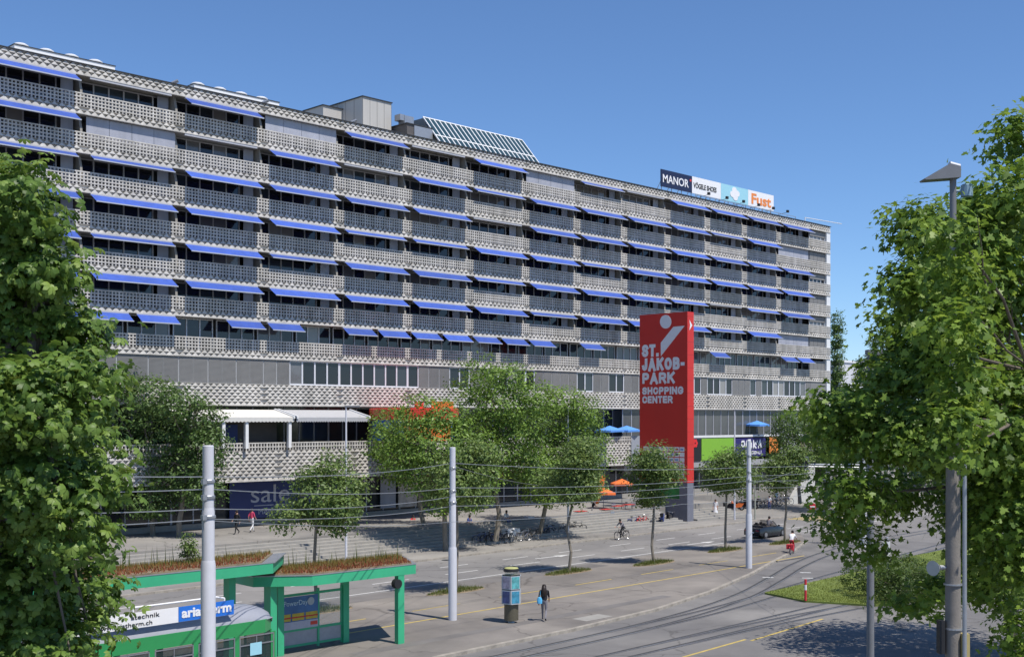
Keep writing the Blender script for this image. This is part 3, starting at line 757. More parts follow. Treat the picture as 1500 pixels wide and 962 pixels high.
LM = {
 'plane': leafmat('leaf_mid_green', (0.070,0.130,0.026),(0.138,0.235,0.039),(0.248,0.377,0.064)),
 'young': leafmat('leaf_young_tree', (0.075,0.122,0.037),(0.139,0.213,0.055),(0.236,0.315,0.084)),
 'dark': leafmat('leaf_dark_green', (0.048,0.095,0.029),(0.091,0.160,0.041),(0.155,0.237,0.061)),
 'maple': leafmat('leaf_maple', (0.065,0.121,0.018),(0.139,0.235,0.029),(0.259,0.376,0.055), .42),
 'chest': leafmat('leaf_chestnut', (0.059,0.114,0.020),(0.120,0.208,0.033),(0.231,0.330,0.067), .36),
 'hedge': leafmat('leaf_hedge', (.035,.065,.012),(.065,.11,.02),(.11,.165,.035)),
 'pine': leafmat('leaf_far_conifer', (0.057,0.090,0.049),(0.095,0.136,0.075),(0.144,0.181,0.100),.15),
}
def tree(name, label, base, lobes, nleaf, size, leaf, bark, r0, seed, kind='simple', cat='tree', group=None, clump=.5, per=22, hollow=.45, ntops=9, ttop=None):
    base = Vector(base); t = empty(name, base); tag(t, label, cat, group)
    L = [(Vector(c)-base, r) for c, r in lobes]
    me, cc = crown_mesh('crown', L, nleaf, size, kind, LM[leaf], seed, clump, per, hollow=hollow)
    link('crown', me, t)
    rg = random.Random(seed); tops = [tuple(cc[rg.randrange(len(cc))]) for _ in range(ntops)]
    zc = sum(l[0].z for l in L)/len(L); xc = sum(l[0].x for l in L)/len(L); yc = sum(l[0].y for l in L)/len(L)
    link('trunk', limb_mesh((0,0,-.1), tops, r0, seed, M[bark], ttop if ttop is not None else (xc*.6,yc*.6,zc)), t)
    return t
def irr_lobes(c, r, h, seed, n=11):
    rg = random.Random(seed); c = Vector(c); out = [(c+Vector((rg.uniform(-.1,.1)*r,rg.uniform(-.1,.1)*r,-.1*h)),(r*.55,r*.55,h*.6))]
    for i in range(n):
        a = rg.uniform(0,6.283); q = rg.uniform(.3,.78); e = rg.uniform(-.8,.85); q *= math.sqrt(max(.15,1-e*e*.8))
        k = rg.uniform(.26,.46); out.append((c+Vector((math.cos(a)*r*q,math.sin(a)*r*q,e*h*.8)),(r*k,r*k,h*k*.75)))
    return out
def round_lobes(c, r, h, seed, n=7):
    rg = random.Random(seed); c = Vector(c); out = [(c,(r*.72,r*.72,h*.86))]
    for i in range(n):
        a = 2*math.pi*i/n+rg.uniform(-.3,.3); e = rg.uniform(-.7,.75)
        out.append((c+Vector((math.cos(a)*r*.66,math.sin(a)*r*.66,e*h*.68)), (r*rg.uniform(.35,.5),r*rg.uniform(.35,.5),h*rg.uniform(.28,.42))))
    return out
# row of young trees on the platform island
YT = [(465,896,52,'young tree with airy crown behind the green tram shelter',(3.9,3.2)),
      (668,866,0,'young tree standing in grass beside the second white mast',(3.8,3.0)),
      (833,838,0,'young tree in a grass patch behind the advertising column',(3.6,3.0)),
      (958,825,0,'young tree in a grass patch left of the red pylon foot',(3.7,3.1)),
      (1063,806,0,'young tree in a grass patch just left of the third white mast',(3.5,2.9)),
      (1150,795,0,'young tree in a grass patch beside the black convertible',(3.3,2.8))]
CZ = {465:6.2,668:6.6,833:6.4,958:5.9,1063:6.0,1150:5.9}
young_spots = []
for i,(px,py,_,lab,(w,h)) in enumerate(YT):
    p = gp(px,py,.12); young_spots.append(p)
    c = p+Vector((0,0,CZ[px]-.1)); tree('young_tree', lab, p, irr_lobes(c, w*.64, h*.84, 20+i), 8500, .21, 'young', 'bark_l', .10, 40+i, clump=.30, per=14, group='young trees along the tram platform', ntops=10, ttop=(0,0,CZ[px]+.6))
# plaza trees in front of the shops
def T(px, py, zb, top, cx, rpx, bot, lab, leaf, seed, n=15000, r0=.2, bark='bark_l', D=None, size=.26, group='broad trees on the plaza'):
    p = gp(px,py,zb); D = (p.x+p.y)/math.sqrt(2); s = F/D
    zt = CAMH+(612-top)/s; zb_ = CAMH+(612-bot)/s; r = rpx/s
    c = atd(cx, (top+bot)/2, D)
    h = (zt-zb_)/2*1.12; r *= 1.14
    return tree('plaza_tree', lab, p, round_lobes(c, r, h, seed, 9), n, size, leaf, bark, r0, seed, clump=.42, per=20, group=group, ntops=14)
def plob(L, D0, sd, dep=1.6):
    rg = random.Random(sd); out = []
    for px,py,rx,ry in L:
        D = D0+rg.uniform(-dep,dep); s_ = F/D; out.append((atd(px,py,D),(rx/s_,(rx/s_),ry/s_)))
    return out
def PT(px, py, zb, L, lab, leaf, seed, n, r0=.2, size=.25):
    p = gp(px,py,zb); D = (p.x+p.y)/math.sqrt(2)
    tree('plaza_tree', lab, p, plob(L,D,seed), n, size, leaf, 'bark_l', r0, seed, clump=.36, per=18, group='broad trees on the plaza', ntops=18, hollow=.5)
PT(653,806,.12,[(612,602,36,26),(650,612,42,26),(575,640,34,26),(640,650,62,40),(590,672,34,26),(670,690,46,38),(625,695,42,34),(685,725,34,26),(650,735,30,20),(700,660,34,34),(708,695,30,30)],'broad tree at the kerb left of the parked bicycles','plane',61,17000)
PT(726,790,.6,[(708,540,34,22),(745,556,42,24),(690,572,36,24),(735,590,58,28),(785,585,38,24),(715,625,50,26),(765,630,44,30),(735,665,50,26),(690,645,38,36),(762,680,38,32)],'tallest tree of the plaza group, rising above the terrace','plane',62,15000)
PT(790,787,.12,[(820,588,42,24),(855,605,32,26),(800,622,46,32),(850,640,40,32),(868,672,28,26),(820,670,52,34),(780,680,40,34),(845,710,38,24),(800,720,40,22)],'tree beside the bicycle racks right of the tallest tree','plane',63,18000)
PT(622,772,1.2,[(575,620,32,22),(600,650,34,30),(560,655,24,22),(585,690,30,22)],'smaller tree behind the kerb tree in front of the red terrace pavilion','plane',64,4500)
PT(225,800,.6,[(178,560,36,26),(215,580,44,32),(180,620,50,40),(235,640,50,44),(190,685,50,38),(250,700,40,36),(215,735,46,24)],'dark tree before the shops next to the chestnut','dark',65,15000)
PT(262,790,1.2,[(262,592,34,28),(290,618,34,30),(300,660,36,36),(270,690,36,36),(295,715,34,26)],'dark tree standing against the shop front left of the sale banner','dark',66,10000)
T(1172,735,.8,596,1172,46,700,'tree beyond the bicycle park right of the purple sign','dark',67,9000)
T(1215,740,.8,575,1240,50,705,'tree behind the bicycle park at the end of the building','plane',68,8000)
# trees far behind, at the end of the street
for i,(px,top,bot,rpx,D,lf,lab) in enumerate(((1262,600,705,60,150,'dark','dark tree far down the street beyond the building corner'),(1350,575,715,75,160,'plane','far tree down the street behind the maple'),(1440,570,720,80,170,'dark','far tree at the right edge behind the maple'),(1520,575,720,70,150,'plane','far tree at the outer right behind the maple'),(1235,560,650,30,230,'plane','distant tree below the white building'),(1305,560,690,60,200,'plane','distant tree under the pine beyond the lamp'))):
    c = atd(px,(top+bot)/2,D); s = F/D; b = Vector((c.x,c.y,0))
    tree('street_tree', lab, b, round_lobes(c, rpx/s, (bot-top)/2/s, 80+i, 8), 6500, .5, lf, 'bark', .25, 80+i, clump=.8, per=16, group='trees at the far end of the street')
c = atd(1226,545,235); tree('poplar', 'tall narrow dark poplar behind the corner of the building', (c.x,c.y,0), [(Vector((c.x,c.y,10+i*3.1)),(1.5-.07*i*.9,1.5-.07*i*.9,2.4)) for i in range(7)], 7000, .45, 'dark', 'bark', .3, 95, clump=.4, per=14)
c = atd(1290,545,210)
tree('pine', 'loose grey green conifer beyond the white building', (c.x,c.y,0), [(c+Vector((a,-a,b)),(2.3,2.3,1.6)) for a,b in ((-1.6,0),(1.2,2.2),(.2,4.6),(2.2,-1),(-.6,-2.5),(1.8,-4),(-.8,2))], 5200, .5, 'pine', 'bark', .3, 96, clump=.5, per=14)
# foreground chestnut, left
def lob(L, D0, sd):
    rg = random.Random(sd); out = []
    for px,py,rx,ry in L:
        D = D0+rg.uniform(-2.4,2.4); s = F/D; out.append((atd(px,py,D),(rx/s,(rx/s)*1.1,ry/s)))
    return out
Dc = 30
b = atd(-70,900,Dc); b.z = 0
tree('chestnut_tree', 'large chestnut tree filling the left edge of the view', b,
  lob([(20,300,62,70),(-40,330,90,110),(55,400,62,62),(10,470,100,80),(85,500,62,55),(120,545,48,35),(30,590,110,70),(95,650,66,50),(140,705,48,34),(20,720,120,70),(60,800,90,60),(-10,860,110,80),(110,870,58,45),(40,940,110,50),(-60,620,120,140),(100,780,60,40),(-80,480,110,120)],Dc,3),
  19000, .24, 'chest', 'bark', .34, 11, kind='chestnut', clump=.34, per=12, hollow=.35, ntops=26, ttop=(1.5,-1.5,13))
# foreground maple, right
Dm = 24
b = atd(1650,900,Dm); b.z = 0
tree('maple_tree', 'large maple tree with lobed leaves filling the right edge', b,
  lob([(1490,205,34,55),(1475,290,55,50),(1345,335,42,42),(1400,375,62,55),(1330,420,36,38),(1470,400,80,90),(1350,480,62,60),(1420,520,90,80),(1320,560,60,50),(1235,598,48,28),(1200,600,26,20),(1280,640,75,40),(1370,630,74,56),(1480,620,80,110),(1250,720,50,42),(1225,775,34,28),(1300,722,48,32),(1275,800,30,26),(1420,755,46,36),(1470,770,70,90),(1345,888,38,16),(1375,865,26,18),(1460,850,44,40),(1490,920,26,60),(1440,330,60,50),(1380,430,60,50),(1460,700,80,60)],Dm,4)+plob([(1392,345,36,36),(1400,410,38,40),(1393,480,40,42),(1400,550,42,42),(1396,620,42,38),(1400,668,32,22)],19.6,8,.5),
  46000, .125, 'maple', 'bark', .2, 12, kind='maple', clump=.24, per=15, hollow=.3, ntops=34, ttop=(-.5,.5,10.5))
# broad tree beyond the frame edge whose shade falls on the tram street
p0 = gp(1485,968); c0 = p0+Vector((0,0,9.2))
tree('street_tree', 'shady tree standing on the street side behind the maple', p0, round_lobes(c0, 5.6, 3.4, 70, 9), 20000, .3, 'dark', 'bark', .28, 71, clump=.5, per=20)
# hedge
hp = gp(1312,884,.1)
hl = [(hp+Vector((a,b_,h)),(rx,ry,rz)) for a,b_,h,rx,ry,rz in ((0,0,1.0,1.1,1.1,1.0),(1.6,-.2,.95,1.3,1.1,.95),(3.2,-.4,.9,1.3,1.1,.85),(1.2,1.4,1.2,1.2,1.3,1.2),(3.4,1.3,1.1,1.5,1.3,1.1),(5.4,.5,.7,1.5,1.3,.7),(6,2.4,.9,2,1.6,.9),(3,3,.9,2,1.5,.9))]
hd = empty('hedge', hp); tag(hd, 'leafy green shrub hedge on the lawn triangle', 'hedge')
me, cc = crown_mesh('foliage', [(c-hp,r) for c,r in hl], 16000, .13, 'simple', LM['hedge'], 31, .16, 16, hollow=.7); link('foliage', me, hd)
link('stem', limb_mesh((1.5,.6,-.05), [tuple(cc[i*37 % len(cc)]) for i in range(14)], .06, 5, M['bark'], (1.6,.7,.5)), hd)
# grass: lawn blades, tree patches
def blades(name, pts, h, w, mat_, seed, parent=None, label=None, lean=.45, fall=None):
    rg = np.random.default_rng(seed); N = len(pts); P = np.array(pts)
    a = rg.random(N)*6.283; hh = h*(.5+rg.random(N)); d = np.stack([np.cos(a),np.sin(a),np.zeros(N)],1); s = np.stack([-np.sin(a),np.cos(a),np.zeros(N)],1)
    if fall is not None: hh = hh*fall
    tip = P+d*(hh*lean*rg.random(N))[:,None]+np.array([0,0,1])*hh[:,None]
    V_ = np.stack([P-s*w/2,P+s*w/2,tip],1).reshape(-1,3); F_ = np.arange(N*3).reshape(-1,3)
    me = bpy.data.meshes.new(name); me.from_pydata(V_.tolist(),[],F_.tolist()); me.materials.append(mat_)
    at = me.attributes.new('leafvar','FLOAT','FACE'); at.data.foreach_set('value', np.clip(.5+rg.normal(size=N)*.25,0,1).astype(np.float32))
    o = link(name, me, parent); o['kind'] = 'stuff'
    if label: tag(o, label, 'grass', kind='stuff')
    return o
LM['grass'] = leafmat('grass_blades', (.06,.085,.015),(.10,.135,.022),(.19,.19,.05),.3)
LM['lawn'] = leafmat('lawn_blades', (.12,.16,.025),(.18,.22,.035),(.26,.28,.07),.3)
LM['sedum'] = leafmat('sedum_red', (.18,.045,.025),(.29,.085,.04),(.32,.2,.06),.2)
LM['drygrass'] = leafmat('roof_grass', (.12,.11,.025),(.22,.19,.045),(.32,.27,.08),.3)
rg = random.Random(9)
def in_poly(x,y,poly):
    c = False; j = len(poly)-1
    for i in range(len(poly)):
        if (poly[i][1] > y) != (poly[j][1] > y) and x < (poly[j][0]-poly[i][0])*(y-poly[i][1])/(poly[j][1]-poly[i][1])+poly[i][0]: c = not c
        j = i
    return c
lp = [(57,37.1),(56.0,34),(57.2,30.6),(61,29.6),(80,27),(100,29.5),(100,40.5),(79.5,39.6),(69,38.0)]
pts = []
while len(pts) < 42000:
    x = 56+44*rg.random()**1.5; y = rg.uniform(27,41)
    if in_poly(x,y,lp): pts.append((x,y,.1))
blades('lawn_grass', pts, .055, .03, LM['lawn'], 1, label='short mown grass of the lawn triangle between the tracks')
for i, p in enumerate(young_spots):
    w = [(p.x+t, p.y+.04*t) for t in (0,)]
    MB().lathe([(1.0,0),(.95,.03),(.5,.06)], (0,0,0), 14).build('planting_soil', M['soil'], platform, (p.x,p.y,.12)).scale = (2.2,.62,1)
    pts = []; fl_ = []
    for _ in range(1700):
        a = rg.uniform(0,6.283); r_ = rg.random()**.6; fl_.append((1.15-.75*r_)*rg.uniform(.5,1.3)); pts.append((p.x+2.1*r_*math.cos(a), p.y+.58*r_*math.sin(a)+.05*math.cos(a), .13))
    blades('grass_patch', pts, .27, .04, LM['grass'], 50+i, fall=np.array(fl_), lean=.9, label=['unkempt grass round the tree behind the shelter','unkempt grass round the tree by the second white mast','unkempt grass round the tree behind the advertising column','unkempt grass round the tree left of the pylon','unkempt grass round the tree by the third white mast','unkempt grass round the tree beside the convertible'][i])
# ================================================================== BILLBOARD, PYLON, TERRACE
sg = empty('rooftop_billboard', (105.4,82,34.1)); tag(sg, 'row of four shop advertising panels standing on the roof edge', 'billboard')
B_ = Vector((-105.4,-82,-34.1))
spl = [105.4,111.1,116.75,122.4,128.0]
bm_ = [M['navy'],M['signwhite'],M['lblue'],M['signwhite']]
pan = []
for i in range(4):
    pan.append(MB().box(spl[i]+.01,spl[i+1]-.01,82,82.12,35.5,37.4).build('sign_panel', bm_[i], sg, B_))
letter_u('MANOR', 1.25, M['signwhite'], pan[0], (105.7,81.985,36.0), 4.75, .015)
MB().box(110.65,110.95,81.975,81.99,36.75,37.0).build('red_square', M['redpanel'], pan[0])
letter_u('VÖGELE SHOES', .8, M['black'], pan[1], (111.35,81.985,36.15), 4.5, .02)
fl = MB()
for i in range(4):
    a = i*math.pi/2+.2; c = (119.6+.5*math.cos(a), 36.5+.42*math.sin(a))
    fl.yprism([(c[0]+.5*math.cos(t*math.pi/6), c[1]+.38*math.sin(t*math.pi/6)) for t in range(12)], 81.97-i*.003, 81.995)
fl.build('flower_emblem', M['signwhite'], pan[2])
letter_u('Fust', 1.75, M['orange_s'], pan[3], (123.1,81.985,35.85), 4.3, .05)
for i in range(13):
    u = 105.7+i*1.83; MB().tube((u,82.2,34.1),(u,82.2,36.8),.05,n=5).tube((u,83.6,34.1),(u,82.2,36.3),.035,n=5).build('support_post', M['steel'], sg, B_)
mbw = MB().box(110,131,80.7,80.75,34.95,35.0).box(110,131,80.7,80.75,34.65,34.7)
for i in range(12): mbw.box(110+i*1.9,110.05+i*1.9,80.7,80.75,34.1,34.95)
mbw.build('catwalk_rail', M['steel'], sg, B_)
for u in (112.6,116.2,119.6,122.8,126.0,129.2):
    MB().tube((u,82.0,35.2),(u,80.8,35.35),.025,n=5).obox((u,80.75,35.45),.34,.22,.3).build('floodlight', M['black'], sg, B_)
# pylon
PU = 90.6
py = empty('shopping_center_pylon', (PU,70.2,.12)); tag(py, 'tall red shopping center sign pylon with white lettering on a grey foot', 'sign')
PO = Vector((-PU,-70.2,-.12))
PV0, PV1 = 67.4, 73.1
red = MB().box(PU,PU+1.0,PV0,PV1,3.74,19.75).build('red_box', M['red'], py, PO)
seam = MB()
for i in range(13): seam.box(PU+.0,PU+1.0,PV0-.004,PV0+.0,4.9+i*1.2,4.925+i*1.2)
seam.build('panel_seams', mat('seam_red',(.3,.02,.02),.5,var=0), red)
MB().box(PU+.02,PU+.98,PV0+.02,PV0+.95,.12,3.74).build('foot_column', M['pylonbase'], py, PO)
MB().box(PU+.02,PU+.98,PV1-.8,PV1-.02,.12,3.74).build('foot_column', M['pylonbase'], py, PO)
MB().box(PU+.03,PU+.9,PV0+.97,PV1-.82,.12,2.1).build('foot_wall', M['pylonbase'], py, PO)
LW = mat('pylon_white',(.78,.78,.80),.5,var=.04)
def pvz(px,py_):                                     # place on the pylon's broad face
    v = PU/ray(px); D = (PU+v)/math.sqrt(2); return v, CAMH+(612-py_)*D/F
ell = [(.5+.5*math.cos(2*math.pi*i/16),.5+.5*math.sin(2*math.pi*i/16)) for i in range(17)]
P_ = [(0,0),(0,1),(.7,1),(.95,.9),(1,.72),(.95,.55),(.7,.45),(0,.45)]
C_ = [(1,.74),(.88,.92),(.65,1),(.35,1),(.12,.9),(0,.68),(0,.32),(.12,.1),(.35,0),(.65,0),(.88,.08),(1,.26)]
GL = {'S':(.86,[[(1,.8),(.85,.95),(.6,1),(.35,1),(.1,.92),(0,.76),(.1,.6),(.5,.52),(.9,.42),(1,.25),(.9,.08),(.62,0),(.35,0),(.12,.06),(0,.22)]]),'T':(.82,[[(0,1),(1,1)],[(.5,1),(.5,0)]]),'.':(.32,[[(.5,0),(.5,.02)]]),
 'J':(.72,[[(1,1),(1,.28),(.9,.08),(.6,0),(.3,0),(.08,.08),(0,.25)]]),'A':(1.0,[[(0,-.1),(.5,1)],[(.5,1),(1,-.1)],[(.25,.26),(.75,.26)]]),'K':(.92,[[(0,0),(0,1)],[(1,1.05),(.05,.4)],[(.38,.62),(1,-.05)]]),'O':(.96,[ell]),
 'B':(.9,[[(0,0),(0,1),(.65,1),(.88,.92),(.93,.76),(.86,.6),(.65,.53),(0,.53)],[(.65,.53),(.93,.44),(1,.27),(.92,.08),(.68,0),(0,0)]]),'-':(.5,[[(0,.42),(1,.42)]]),'P':(.86,[P_]),'R':(.92,[P_,[(.55,.45),(1,-.05)]]),
 'H':(.92,[[(0,0),(0,1)],[(1,0),(1,1)],[(0,.5),(1,.5)]]),'I':(.3,[[(.5,0),(.5,1)]]),'N':(.94,[[(0,0),(0,1)],[(0,1),(1,0)],[(1,0),(1,1)]]),'G':(.96,[C_+[(1,.46),(.6,.46)]]),'C':(.92,[C_]),'E':(.78,[[(1,1),(0,1),(0,0),(1,0)],[(0,.5),(.9,.5)]])}
def pyl_text(txt, x0, x1, yb, yt):                    # bold grotesque letters cut as thick strokes
    v0,z0 = pvz(x0,yb); v1,_ = pvz(x1,yb); _,z1 = pvz(x0,yt); H = z1-z0; W = v0-v1
    gap = .1; tot = sum(GL[c][0] for c in txt)+gap*(len(txt)-1); k = W/tot; hw = .135*H; x = 0; mb = MB(); lay = 0
    for c in txt:
        wd = GL[c][0]*k
        for line in GL[c][1]:
            pts = [Vector((x+hw+px_*(wd-2*hw), hw+py__*(H-2*hw))) for px_,py__ in line]
            for i in range(len(pts)-1):
                a, b = pts[i], pts[i+1]; d = (b-a)
                if d.length < 1e-6: continue
                d.normalize(); n = Vector((-d.y,d.x))*hw
                a2 = a-d*(hw if i == 0 else 0); b2 = b+d*(hw if i == len(pts)-2 else 0)
                y = -.012-.0006*(lay % 9); lay += 1
                mb.add([(y,-q.x,q.y) for q in (a2-n,b2-n,b2+n,a2+n)],[(0,1,2,3)])
                if i: 
                    y = -.012-.0006*(lay % 9); lay += 1; mb.add([(y,-(a.x+hw*math.cos(t*math.pi/6)),a.y+hw*math.sin(t*math.pi/6)) for t in range(12)],[tuple(range(12))])
        x += wd+gap*k
    mb.build('lettering', LW, red, (PU-.004,v0,z0))
pyl_text('ST.',940.5,965,523,505); pyl_text('JAKOB-',940.5,1003,543,525); pyl_text('PARK',941,988.5,562,546)
pyl_text('SHOPPING',941,1001,578,567); pyl_text('CENTER',941,985.5,590.5,580)
def px_poly(pts, nm):
    P = [pvz(*p) for p in pts]; n = len(P)
    MB().add([(PU-.02,v,z) for v,z in P]+[(PU+.002,v,z) for v,z in P], [tuple(range(n)),tuple(range(2*n-1,n-1,-1))]+[(i,(i+1)%n,n+(i+1)%n,n+i) for i in range(n)]).build(nm, LW, red)
px_poly([(986.5,478.5),(1003,477),(968.2,521.5),(968,502)], 'emblem_arm')
c = pvz(975.2,471.2); px_poly([(975.2+8.4*math.cos(t*math.pi/12),471.2+10*math.sin(t*math.pi/12)) for t in range(24)], 'emblem_disc')
tm = [mat('tile_white',(.8,.8,.8),.5,var=.03),mat('tile_red',(.5,.06,.05),.5,var=.03),mat('tile_black',(.03,.03,.04),.5,var=.03),mat('tile_blue',(.2,.35,.6),.5,var=.03),mat('tile_green',(.3,.42,.1),.5,var=.03)]
rt = random.Random(3)
for r_ in range(6):
    for c_ in range(8):
        v = 67.75+c_*.62; z = 4.15+r_*.5
        t = link('tenant_tile', MB().box(-.02,0,0,.55,0,.42).mesh('tenant_tile', tm[0]), red, (PU,v,z))
        if rt.random() < .75: link('tile_print', MB().box(-.026,-.02,.1,.45,.12,.3).mesh('tile_print', tm[rt.choice((1,2,3,3,4))]), t)
g_ = MB().box(PU+.4,PU+.46,68.6,72,2.15,3.4).build('green_poster', mat('poster_green',(.03,.25,.06),.5,var=.5,scale=1.5), py, PO)
# side emblem
MB().add([(PU+.3,PV0-.006,18.0),(PU+.75,PV0-.006,18.5),(PU+.3,PV0-.006,19.0),(PU+.42,PV0-.006,18.5)],[(0,1,2,3)]).build('side_emblem', LW, red)
# pavilion on the terrace: red drum with blue and orange panels
pv = empty('terrace_pavilion', (65.0,76.6,6.2)); tag(pv, 'round red terrace pavilion with blue and orange panels', 'pavilion')
MB().lathe([(3.7,3.45),(3.75,3.5),(3.75,4.35),(3.6,4.4)], (0,0,0), 40).build('red_fascia', M['redpanel'], pv, smooth=True)
for i in range(20):
    a0 = 2*math.pi*i/20+.015; a1 = 2*math.pi*(i+1)/20-.015
    P = [(3.55*math.cos(a0),3.55*math.sin(a0)),(3.55*math.cos(a1),3.55*math.sin(a1)),(3.45*math.cos(a1),3.45*math.sin(a1)),(3.45*math.cos(a0),3.45*math.sin(a0))]
    MB().prism(P,1.75,3.45).build('wall_panel', [M['blue_s'],M['blue_s'],M['orange'],M['orange']][(i//2)%4 if i%2==0 else (i//2)%4], pv)
MB().obox((1.2,-2.2,4.7),2.4,.1,.55).build('roof_letters_panel', M['orange'], pv)
MB().obox((-1.6,-2.5,4.65),.9,.1,.5).build('roof_letters_panel', M['redpanel'], pv)
def parasol(name, label, loc, r, h, m, grp, n=8):
    t = empty(name, loc); tag(t, label, 'parasol', grp)
    mb = MB(); mb.add([(0,0,h+.42)]+[(r*math.cos(2*math.pi*i/n),r*math.sin(2*math.pi*i/n),h-.05*(i%2)) for i in range(n)]+[(r*math.cos(2*math.pi*i/n),r*math.sin(2*math.pi*i/n),h-.2-.05*(i%2)) for i in range(n)],
       [(0,1+i,1+(i+1)%n) for i in range(n)]+[(1+i,1+n+i,1+n+(i+1)%n,1+(i+1)%n) for i in range(n)])
    mb.build('canopy', m, t); MB().tube((0,0,0),(0,0,h+.4),.03,n=8).build('pole', M['greypost'], t); MB().lathe([(.3,0),(.3,.06),(.06,.1)],(0,0,0),14).build('base', M['dark'], t)
    rb = MB()
    for i in range(n): rb.tube((0,0,h+.36),(r*.97*math.cos(2*math.pi*i/n),r*.97*math.sin(2*math.pi*i/n),h-.02),.012,n=4)
    rb.build('rib', M['greypost'], t)['kind'] = 'stuff'
parasol('parasol','light blue parasol on the terrace just left of the pylon',(ray(893)*78.9,78.9,6.2),1.5,2.4,M['blue_p'],'blue terrace parasols')
parasol('parasol','blue parasol half hidden by the pylon on the terrace',(ray(918)*79.0,79.0,6.2),1.5,2.4,M['blue_p'],'blue terrace parasols')
parasol('parasol','blue parasol standing alone above the purple shop sign',(ray(1109)*79.6,79.6,7.72),1.5,1.35,M['blue_p'],'blue terrace parasols')
pc = gp(884,752,.9); parasol('parasol','orange parasol nearest the street beside the beach flag',(pc.x,pc.y,.9),1.15,2.0,M['orange'],'orange cafe parasols',6)
pc = gp(911,741,1.4); parasol('parasol','orange parasol behind, closer to the pylon',(pc.x,pc.y,1.4),1.1,2.2,M['orange'],'orange cafe parasols',6)
# beach flag
pc = gp(872,752,.9); bf = empty('beach_flag', pc); tag(bf, 'curved orange advertising beach flag on a thin pole', 'flag')
mb = MB(); P = [(0,.9),(.1,1.6),(.25,2.6),(.5,3.45),(.85,3.75),(.95,3.3),(.75,2.4),(.5,1.5),(.3,.9)]
d = Vector((.75,-.66,0)); mb.add([tuple(d*x+Vector((0,0,z))) for x,z in P]+[tuple(d*x+Vector((.01,.01,z))) for x,z in P],[tuple(range(9)),tuple(range(17,8,-1))]); mb.build('flag_cloth', M['orange'], bf)
MB().path([(0,0,0)]+[tuple(d*x+Vector((0,0,z))) for x,z in P[:5]],.018,5).build('flag_pole', M['steel'], bf)
# white letters on the flag
# ================================================================== MASTS, LAMPS, WIRES, SIGNALS
def mast(label, base, secs, z0=.12):
    t = empty('catenary_mast', (base.x,base.y,0)); tag(t, label, 'pole', 'white overhead line masts')
    prev = 0
    for i,(zt,r) in enumerate(secs):
        pr = [(r,prev),(r,zt-.12),(r*.9,zt)] if i < len(secs)-1 else [(r,prev),(r,zt-.02),(r*.85,zt)]
        MB().lathe(pr,(0,0,0),20).build('mast_section', M['pole'], t, smooth=True); prev = zt-.02
    for z in (secs[-1][0]-1.0, secs[-2][0]+.3, secs[-2][0]-.25):
        r = next(r for zt,r in secs if zt >= z-.01)
        MB().lathe([(r+.02,-.05),(r+.035,-.03),(r+.035,.03),(r+.02,.05)],(0,0,z),20).obox((.05-r-.1,-r*.8,z),.12,.12,.14).build('clamp', M['steel'], t)
    return t
b = atd(305,700,33.3); mast('thick white overhead line mast in front of the tram', b, [(5.83,.205),(7.3,.175),(9.04,.155)])
b = gp(663,908,.1); mast('white overhead line mast left of the advertising column', b, [(3.6,.205),(6.0,.165),(8.4,.14)])
b = gp(1097,832,.1); mast('white overhead line mast in front of the black convertible', b, [(3.6,.205),(6.0,.165),(8.35,.14)])
b = gp(1265,800,0); mast('white overhead line mast half hidden by the maple', b, [(3.6,.2),(6.0,.165),(8.3,.14)])
def street_lamp(label, u, v, h=10.4, dr=(.75,-.66)):
    t = empty('street_lamp', (u,v,.12)); tag(t, label, 'street lamp', 'slim street lamps along the far pavement')
    MB().lathe([(.085,0),(.08,4),(.05,h)],(0,0,0),10).build('pole', M['pole'], t, smooth=True)
    d = Vector((*dr,0)); n = Vector((-d.y,d.x,0)); mb = MB(); a = Vector((0,0,h))
    vs = [a+d*x+n*y+Vector((0,0,z)) for z in (0,.1) for x,y in ((-.1,-.08),(.9,-.14),(.9,.14),(-.1,.08))]
    mb.add(vs,[(0,3,2,1),(4,5,6,7),(0,1,5,4),(1,2,6,5),(2,3,7,6),(3,0,4,7)]); mb.build('lamp_head', M['greypost'], t)
street_lamp('slim street lamp in front of the white terrace canopies', ray(507)*64, 64)
street_lamp('slim street lamp standing among the plaza trees', ray(832)*64.5, 64.5)
street_lamp('slim street lamp right of the pylon', ray(1076)*65.5, 65.5)
# foreground lamp post, grey post and concrete mast on the right
Dp = 30
t = empty('lamp_post', (*atd(1275,900,Dp).xy,0)); tag(t, 'plain grey steel lamp post rising through the maple leaves', 'lamp post')
MB().lathe([(.095,0),(.09,6),(.07,11.4)],(0,0,0),12).build('pole', M['greypost'], t, smooth=True)
MB().obox((.2,-.2,11.45),.75,.3,.12,R(-45)).build('lamp_head', M['greypost'], t)
Dq = 21.6; pb = atd(1396,900,Dq)
t = empty('floodlight_mast', (pb.x,pb.y,0)); tag(t, 'stout concrete mast with a street light above the maple', 'lamp post')
MB().lathe([(.165,0),(.142,5),(.12,9.8)],(0,0,0),16).build('concrete_shaft', mat('mast_concrete',(.21,.19,.17),.9,var=.2,scale=3,bump=.3), t, smooth=True)
LT = 14.2
MB().lathe([(.065,9.8),(.058,LT+.05)],(0,0,0),12).build('steel_pole', M['greypost'], t, smooth=True)
rt_ = Vector((1,-1,0)).normalized(); lf_ = -rt_
def along(x,z,y=0): return rt_*x+Vector((.707,.707,0))*y+Vector((0,0,z))
mb = MB()                                             # wedge-shaped lamp head pointing left
prof = [(.09,LT-.08),(.09,LT+.12),(-.1,LT+.17),(-.56,LT-.1),(-.54,LT-.125)]
vs = [along(x,z,-.15) for x,z in prof]+[along(x,z,.15) for x,z in prof]; n = 5
